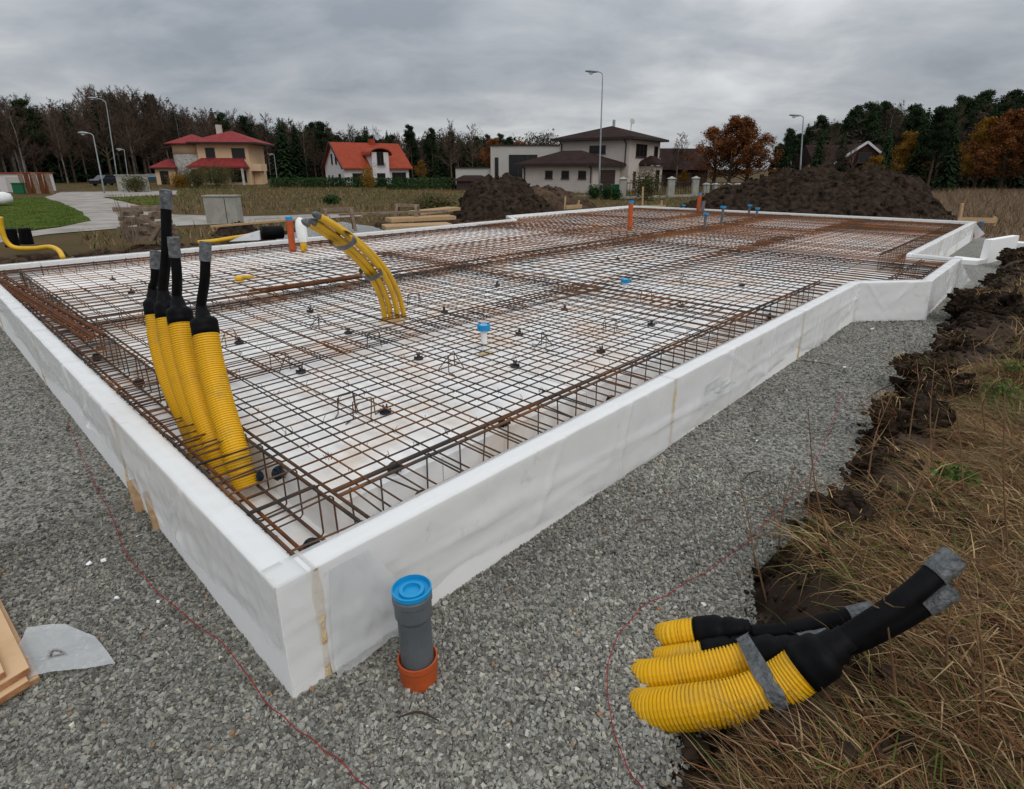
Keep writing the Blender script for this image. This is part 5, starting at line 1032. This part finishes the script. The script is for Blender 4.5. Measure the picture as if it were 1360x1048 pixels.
# pillars, rails and fence by the beige house
def pillar(x, D, h, lab, grp): p = GY(x, 250, D); t = thing('gate_pillar', lab, 'pillar', (p.x, p.y, GZ), grp); mb = MB(); mb.box((0, 0, h / 2), (.5, .5, h)); mb.build('pillar_shaft', 'concrete', t, True); mb = MB(); mb.add([(-.34, -.34, h), (.34, -.34, h), (.34, .34, h), (-.34, .34, h), (0, 0, h + .2)], [(0, 1, 4), (1, 2, 4), (2, 3, 4), (3, 0, 4), (3, 2, 1, 0)]); mb.build('pillar_cap', 'concrete', t, True)
for x, D in [(827, 47), (852, 48), (891, 49), (923, 51)]: pillar(x, D, 1.65, 'stone pillar of the railed fence before the beige house', 'pillars of the railed fence')
for x in (938, 950, 966, 980, 993, 1006): pillar(x, 57, 1.0, 'stone pillar partly hidden by the long soil heap', 'pillars behind the soil heap')
def fence(lab, x0, x1, D0, D1, h, n, m='trim', gap=.14):
    a, b = GY(x0, 250, D0), GY(x1, 250, D1); a.z = b.z = GZ; t = thing('metal_fence', lab, 'fence', a); d = b - a
    for z in (.25, h): mb = MB(); mb.box((a + b) / 2 + Vector((0, 0, z)), (d.length, .05, .06), math.atan2(d.y, d.x)); mb.build('rail', m, t)
    for k in range(n + 1): p = a + d * k / n; mb = MB(); mb.box(p + Vector((0, 0, h / 2)), (.035, .035, h)); mb.build('upright', m, t)
    return t
fence('dark metal railing between the stone pillars before the beige house', 829, 921, 47.2, 51, 1.35, 26); fence('thin wire fence in front of the garage wing', 705, 800, 50, 50, 1.2, 8, 'steel'); fence('low dark railing behind the stone pillars by the soil heap', 938, 1010, 55.3, 55.3, 1.2, 14)
kb = MB(); a, b = GY(829, 250, 46.9), GY(921, 250, 50.7); d = b - a; kb.box(((a.x + b.x) / 2, (a.y + b.y) / 2, GZ + .16), (d.length, .3, .34), math.atan2(d.y, d.x)); single(kb, 'fence_base', 'concrete', 'low concrete footing under the dark metal railing', 'wall')
mb = MB(); p = GY(817, 256, 48); mb.box((p.x, p.y, GZ + .6), (.6, .6, 1.1)); mb.box((p.x, p.y, GZ + 1.2), (.66, .66, .08)); single(mb, 'rubbish_bin', 'green_bin', 'green bin standing by the garage door of the beige house', 'bin')

# ------------------------------------------------------------------ trees and shrubs
def rvec(): 
    v = rng.normal(size=3); return Vector(v / np.linalg.norm(v))
def leaf_cloud(centers, radii, n, size, flat=1.):
    c = np.asarray(centers); k = rng.integers(0, len(c), n); v = rng.normal(size=(n, 3)); v /= np.linalg.norm(v, axis=1)[:, None]
    P = c[k] + v * (np.asarray(radii)[k] * rng.random(n) ** .45)[:, None] * np.array([1, 1, flat])
    a = rng.normal(size=(n, 3)); a /= np.linalg.norm(a, axis=1)[:, None]; b = np.cross(a, rng.normal(size=(n, 3))); b /= np.linalg.norm(b, axis=1)[:, None]
    s_ = size * rng.uniform(.6, 1.4, n)[:, None]; return np.stack([P - a * s_ * .5, P + b * s_ * .45, P + a * s_ * .6], 1).reshape(-1, 3), np.arange(3 * n).reshape(-1, 3)
def tree_branches(h, seed, spread=.28, start=.35, n1=22, n2=7, n3=3, up=.75, r0=None):
    random.seed(seed); r0 = r0 or h * .0105; tr, tw = MB(), MB(); lean = random.uniform(-.04, .04) * h
    tp = [Vector((lean * (f ** 1.5) + random.uniform(-.012, .012) * h * f, random.uniform(-.012, .012) * h * f, f * h)) for f in np.linspace(0, 1, 9)]
    tr.tube(tp, [r0 * (1.25 - f * 1.18) for f in np.linspace(0, 1, 9)], 7); ends = []
    def at(f): i = min(int(f * 8), 7); return tp[i].lerp(tp[i + 1], f * 8 - i)
    for k in range(n1):
        f = start + (1 - start) * (k + random.random()) / n1 * .97; b = at(f); a = random.uniform(0, 6.28); l_ = spread * h * (1.05 - f) * random.uniform(.7, 1.2) + .04 * h
        d = Vector((math.cos(a), math.sin(a), up * random.uniform(.6, 1.3))).normalized(); m_ = b + d * l_ * .5; e_ = b + d * l_ + Vector((0, 0, l_ * .18))
        rb = r0 * (1.1 - f) * .45 + .012; tw.tube([b, m_, e_], [rb, rb * .6, rb * .2], 4, False); ends.append(e_); ends.append(m_)
        for j in range(n2):
            g = .25 + .75 * random.random(); b2 = b.lerp(m_, g * 2) if g < .5 else m_.lerp(e_, g * 2 - 1); d2 = (d + rvec() * .8 + Vector((0, 0, .25))).normalized(); l2 = l_ * random.uniform(.22, .5); e2 = b2 + d2 * l2
            tw.tube([b2, e2], [rb * .35 + .009, .011], 3, False); ends.append(e2)
            for q in range(n3):
                b3 = b2.lerp(e2, random.random()); e3 = b3 + (d2 + rvec() * .9).normalized() * l2 * random.uniform(.3, .7); tw.tube([b3, e3], [.012, .009], 3, False)
    return tr, tw, ends
PROTO = {}
def proto(key, name, tr, crown_fn, bark):
    t = bpy.data.objects.new(name, None); t.empty_display_size = .5; me = bpy.data.meshes.new('trunk'); me.from_pydata(tr.v, [], tr.f); me.materials.append(M[bark])
    parts = [('trunk', me)] + crown_fn; PROTO[key] = (name, parts)
def mbmesh(mb, m): me = bpy.data.meshes.new('crown'); me.from_pydata(mb.v, [], mb.f); me.materials.append(M[m]); return me
def npmesh(V, Fc, m):
    o = mesh_np('crown', V, Fc, m); me = o.data; bpy.data.objects.remove(o); return me
for k in range(3):
    tr, tw, _ = tree_branches(15, 300 + k, .20, .30, 34, 9, 6, 1.1); proto(f'bare{k}', 'bare_birch_tree', tr, [('crown', mbmesh(tw, 'twig'))], 'birch')
for k in range(2):
    tr, tw, _ = tree_branches(14, 340 + k, .30, .25, 34, 10, 6, .9, .2); proto(f'wide{k}', 'bare_tree', tr, [('crown', mbmesh(tw, 'twig'))], 'bark')
for k in range(2):
    random.seed(400 + k); h = 14.; tr = MB(); tr.tube([(0, 0, 0), (0, 0, h * .5), (0, 0, h)], [.2, .12, .01], 7); V = []; Fc = []
    for z in np.arange(1.0, h, .34):
        L = (1 - z / h) ** .75 * 3.3 + .15; nb = 11 if L > .5 else 6; a0 = random.uniform(0, 6)
        for j in range(nb):
            a = a0 + j * 6.283 / nb + random.uniform(-.25, .25); l_ = L * random.uniform(.72, 1.15); d = np.array([math.cos(a), math.sin(a), -.32]); s_ = np.array([-math.sin(a), math.cos(a), 0])
            for q in range(4):
                f0, f1 = q / 4, (q + 1.35) / 4; w_ = .34 * l_ * (1.1 - f0) * random.uniform(.7, 1.3) + .14; b0 = np.array([0, 0, z]) + d * l_ * f0; b1 = np.array([0, 0, z - .1 * random.random()]) + d * l_ * f1; i = len(V)
                V += [b0 - s_ * w_ * .3, b0 + s_ * w_ * .3 , b1 + s_ * w_ * random.uniform(-.3, .9) + np.array([0, 0, -.22 * random.random()]), b1 - s_ * w_ * random.uniform(-.3, .9)+ np.array([0, 0, -.22 * random.random()])]; Fc += [(i, i + 1, i + 2), (i, i + 2, i + 3)]
    proto(f'spruce{k}', 'spruce_tree', tr, [('crown', npmesh(V, Fc, 'spruce'))], 'bark')
for k in range(2):
    tr, tw, en = tree_branches(15, 440 + k, .23, .45, 20, 2, 0, .6, .19); cs = [tuple(e) for e in en if e.z > 8]; V, Fc = leaf_cloud(cs, [.95] * len(cs), 6500, .36, .6)
    me = mbmesh(tw, 'bark'); proto(f'pine{k}', 'pine_tree', tr, [('limbs', me), ('crown', npmesh(V, Fc, 'pine'))], 'bark')
for k in range(2):
    tr, tw, en = tree_branches(11, 470 + k, .40, .16, 30, 5, 1, .8, .22); cs = [tuple(e) for e in en]; V, Fc = leaf_cloud(cs, [.6] * len(cs), 11000, .25)
    for key, nm, mm in (('oak', 'oak_tree', 'oak'), ('gold', 'golden_tree', 'gold')): proto(f'{key}{k}', nm, tr, [('limbs', mbmesh(tw, 'bark')), ('crown', npmesh(V, Fc, mm))], 'bark')
def plant(key, x, D, s_, lab, grp, ytop=None, cat='tree', zg=GZ):
    nm, parts = PROTO[key]; p = GY(x, 240, D); o = bpy.data.objects.new(nm, None); o.empty_display_size = .5; col.objects.link(o); tag(o, lab, cat, grp)
    H0 = {'b': 15, 'w': 14, 's': 14, 'p': 15, 'o': 11, 'g': 11}[key[0]]
    if ytop is not None: s_ = (GY(x, ytop, D).z - zg) / H0
    o.location = (p.x, p.y, zg - .1); o.rotation_euler = (0, 0, random.uniform(0, 6.28)); w_ = random.uniform(.85, 1.15) * (1.35 if key[:3] == 'oak' else 1); o.scale = (s_ * w_, s_ * w_, s_)
    for pn, me in parts: c = bpy.data.objects.new(pn, me); link(c, o)
    return o
random.seed(99)
sky_y = lambda x: float(np.interp(x, [-200, 0, 40, 100, 150, 200, 260, 330, 370, 430, 480, 560, 640, 700, 740], [100, 120, 130, 138, 120, 124, 146, 152, 156, 168, 172, 174, 182, 192, 196]))
# left wood
LAB = {'bare': 'bare pale-trunked birch in the wood behind the houses', 'wide': 'bare dark tree in the wood behind the houses', 'spruce': 'dark green spruce in the wood behind the houses', 'pine': 'tall pine with bare trunk in the wood behind the houses'}
def pick(ws): 
    ks = list(ws); k = random.choices(ks, [ws[q] for q in ks])[0]; return k, f'{k}{random.randrange(3 if k == "bare" else 2)}'
for x in np.arange(-260, 740, 7.0):
    for row in range(3 if x < 360 else 2):
        xx = x + random.uniform(-4, 4); D = np.interp(xx, [-260, 0, 200, 400, 740], [84, 92, 112, 138, 160]) + row * 14 + random.uniform(-4, 6)
        ws = {'bare': 5, 'wide': 4, 'spruce': .7, 'pine': .7} if xx < 380 else {'bare': 1.5, 'wide': 2, 'spruce': 2.5, 'pine': 3}
        kk, key = pick(ws); plant(key, xx, D, 1, LAB[kk], f'{kk} trees in the wood behind the houses', sky_y(xx) + random.uniform(-7, 15))
# a dense thicket under the trees
def thicket(name, n, xs, Ds, h, size, cols, lab):
    x = rng.uniform(xs[0], xs[1], n); D = np.interp(x, xs, Ds) + rng.uniform(0, 40, n); top = h * np.interp(D, [90, 170], [.78, 1.0]) * (.78 + .9 * fbm(x * .05, D * .1, 3)) * np.interp(x, [300, 500], [1.22, .85]); z = GZ + top * rng.random(n) ** 1.1
    P = np.stack([(x - CX) / F_PX * D * 1.06, D, z], -1); a = rng.normal(size=(n, 3)) * .7; b = rng.normal(size=(n, 3)) * 1.2; s_ = size * rng.uniform(.5, 1.5, (n, 1))
    V = np.stack([P - a * s_, P + b * s_ * .35, P + a * s_], 1).reshape(-1, 3); c = cols[rng.integers(0, len(cols), n)] * rng.uniform(.6, 1.3, (n, 1))
    o = mesh_np(name, V, np.arange(3 * n).reshape(-1, 3), 'leafcol', tint=np.repeat(c, 3, 0)); o['kind'] = 'stuff'; o['label'] = lab; o['category'] = 'thicket'
thicket('thicket', 330000, (-280, 740), (95, 165), 15., .30, np.array([[.040, .028, .020], [.055, .036, .024], [.028, .022, .016], [.025, .030, .014]]), 'dense brown undergrowth filling the wood behind the houses')
thicket('thicket', 130000, (1030, 1480), (70, 70), 13.0, .28, np.array([[.035, .026, .018], [.05, .034, .02], [.014, .02, .011], [.016, .024, .012]]), 'dense dark undergrowth behind the conifers and reeds')
# right wood
skr = lambda x: float(np.interp(x, [1010, 1030, 1060, 1090, 1140, 1180, 1210, 1245, 1275, 1300, 1400], [215, 185, 160, 152, 140, 132, 140, 145, 122, 124, 128]))
for x in np.repeat(np.arange(1026, 1470, 9), 2):
    xx = x + random.uniform(-4, 4); kk, key = pick({'spruce': 2.4, 'pine': 3.6, 'bare': 1, 'wide': .8} if xx < 1260 else {'spruce': 2, 'pine': 4, 'bare': 1, 'wide': 1})
    plant(key, xx, 73 + random.uniform(-4, 18), 1, {'bare': 'bare birch among the dark conifers', 'wide': 'bare dark tree among the conifers', 'spruce': 'dark spruce among the conifers behind the timber house', 'pine': 'dark pine among the conifers behind the timber house'}[kk], f'{kk} trees among the conifers', skr(xx) + random.uniform(-3, 20))
for x, D, y, key, lab in [(968, 66, 158, 'oak0', 'big rust-brown oak standing alone beside the conifers'), (948, 68, 172, 'oak1', 'smaller rust-brown oak leaning against the big one'), (992, 67, 163, 'oak1', 'rust-brown oak on the conifer side of the big oak'), (1040, 60, 172, 'spruce0', 'broad dark spruce beside the street lamp'), (1330, 60, 150, 'oak0', 'dark orange oak above the reeds'), (1296, 62, 160, 'gold0', 'yellow-leaved tree above the reeds'), (1192, 61, 178, 'gold1', 'yellow-leaved tree beside the timber gable house'), (1370, 58, 146, 'oak1', 'rust oak at the end of the reeds'),
                         (657, 130, 186, 'oak0', 'orange oak rising behind the flat-roofed grey house'), (690, 135, 190, 'oak1', 'low orange oak rising behind the beige house roof'), (560, 98, 214, 'gold0', 'small golden tree beside the white orange-roofed house'), (1158, 52, 208, 'gold1', 'small yellow bush in front of the timber gable'), (908, 74, 226, 'gold0', 'small yellow shrub beside the beige house'),
                         (600, 120, 160, 'wide0', 'large bare tree standing above the wood near the hedge'), (628, 122, 166, 'wide1', 'second large bare tree above the wood near the hedge'), (728, 120, 178, 'wide0', 'bare tree showing over the flat-roofed house'), (898, 76, 176, 'bare0', 'bare birch beside the beige house wall'), (906, 80, 178, 'bare1', 'bare birch beyond the beige house wall'), (150, 100, 118, 'wide1', 'tall bare tree above the tallest street lamp'), (182, 102, 120, 'bare2', 'tall bare birch rising above the wood by the street lamps')]:
    plant(key, x, D, 1, lab, None, y)
for x, D, y, key in [(1082, 57, 168, 'spruce1'), (1096, 58, 160, 'wide0'), (1112, 58, 172, 'spruce0'), (1128, 57, 186, 'bare1'), (1170, 57, 165, 'spruce1'), (1212, 59, 158, 'spruce0'), (1232, 58, 166, 'pine1'), (1255, 60, 160, 'spruce0')]:
    plant(key, x, D, 1, 'dark tree standing close before the timber gable house', 'trees close before the timber house', y)
# hedges and shrubs
def shrub(name, c, dims, n, size, m, lab, cat, grp=None, stems=True):
    V = rng.uniform(-1, 1, (n, 3)) if cat == 'hedge' else rng.normal(size=(n, 3)) * .45
    P = V * np.array([dims[0] / 2, dims[1] / 2, dims[2] / 2]) + np.array([0, 0, dims[2] / 2]); P[:, 2] *= 1 + .12 * fbm(P[:, 0] * 1.4, P[:, 0] * 0, 5)
    a = rng.normal(size=(n, 3)); b = rng.normal(size=(n, 3)); s_ = size * rng.uniform(.6, 1.3, (n, 1)); a /= np.linalg.norm(a, axis=1)[:, None]; b /= np.linalg.norm(b, axis=1)[:, None]
    P[:, 2] = np.maximum(P[:, 2], .05); t = thing(name, lab, cat, c, grp); mesh_np('foliage', np.stack([P - a * s_ * .5, P + b * s_ * .5, P + a * s_ * .5], 1).reshape(-1, 3), np.arange(3 * n).reshape(-1, 3), m, t)
    for k in range(5):
        mb = MB(); e_ = Vector((random.uniform(-.35, .35) * dims[0], random.uniform(-.3, .3) * dims[1], dims[2] * .8)); mb.tube([(e_.x * .3, e_.y * .3, 0), e_ * .5, e_], [.03 * min(1, dims[2]), .02 * min(1, dims[2]), .008 * min(1, dims[2])], 5); mb.build('stem', 'bark', t, True)
a, b = GY(378, 247, 78), GY(650, 247, 70); shrub('hedge', ((a.x + b.x) / 2, 75, GZ), ((b - a).length, 1.6, 1.35), 16000, .26, 'hedge', 'long clipped dark green hedge before the white orange-roofed house', 'hedge')
a, b = GY(520, 247, 69), GY(640, 247, 66); shrub('hedge', ((a.x + b.x) / 2, 67.5, GZ), ((b - a).length, 1.0, .8), 4000, .22, 'hedge', 'low row of young green conifers in front of the long hedge', 'hedge')
for x, y, D, w_, h_, m_, lab in [(262, 250, 74, 3.0, 2.6, 'shrub', 'loose leafy shrub in front of the red veranda roof'), (290, 250, 73, 4.0, 2.9, 'shrub', 'broad dark shrub hiding the veranda of the peach house'), (240, 250, 73, 2.4, 1.8, 'gold', 'yellowish shrub by the porch of the peach house'), (490, 250, 70, 1.6, 2.8, 'gold', 'thin yellow sapling before the white house'), (180, 250, 60, 2.2, 1.7, 'shrub', 'leafless shrub by the low block wall'), (790, 256, 46, 1.0, 1.1, 'hedge', 'young green conifer beside the lamp post foot'), (806, 256, 46, .9, 1.0, 'hedge', 'young green conifer between the lamp post and the green bin'), (818, 258, 45, .8, .9, 'hedge', 'small green conifer by the fence corner'), (858, 255, 44, 2.0, 2.2, 'shrub', 'thin straggly shrub in front of the railing'), (440, 268, 40, 1.0, .6, 'hedge', 'small bright green bush in the meadow'), (575, 270, 34, 2.2, .8, 'shrub', 'low green bush beside the tall soil heap'), (1010, 252, 48, 2., 1.2, 'hedge', 'dark green bush behind the soil heap')]:
    p = GY(x, y, D); shrub('shrub', (p.x, p.y, gh(p.x, p.y) - .05), (w_, w_, h_), int(1500 * w_), .16, m_, lab, 'shrub')

for x, y, sz, lab in [(1325, 532, .17, 'small green leafy weed in the brown grass beyond the soil clods'), (1345, 505, .13, 'tiny green leafy weed next to the bigger one in the brown grass'), (1262, 648, .10, 'low green sprout in the matted grass behind the leaning pipes')]:
    p = G(x, y, .15); shrub('weed_plant', (p.x, p.y, gh(p.x, p.y)), (sz * 2, sz * 2, sz), 160, .035, 'weedleaf', lab, 'weed')

lp = flatz([(-100, 314), (0, 311), (80, 301), (120, 293), (108, 281), (84, 270), (60, 262.5), (20, 262), (-100, 264)], FZ)
x = rng.uniform(-45, -8, 120000); y = rng.uniform(13, 48, 120000); ok = inpoly(x, y, lp); p = np.stack([x[ok], y[ok], np.full(ok.sum(), -.552)], -1)
o = blades('lawn_grass', p, .04, .13, .012, .03, flat=.5, green=1., seg=2, gpal=np.array([[.055, .10, .012], [.075, .125, .016], [.10, .12, .03]])); o['kind'] = 'stuff'; o['label'] = 'short green lawn grass beside the road'; o['category'] = 'grass'
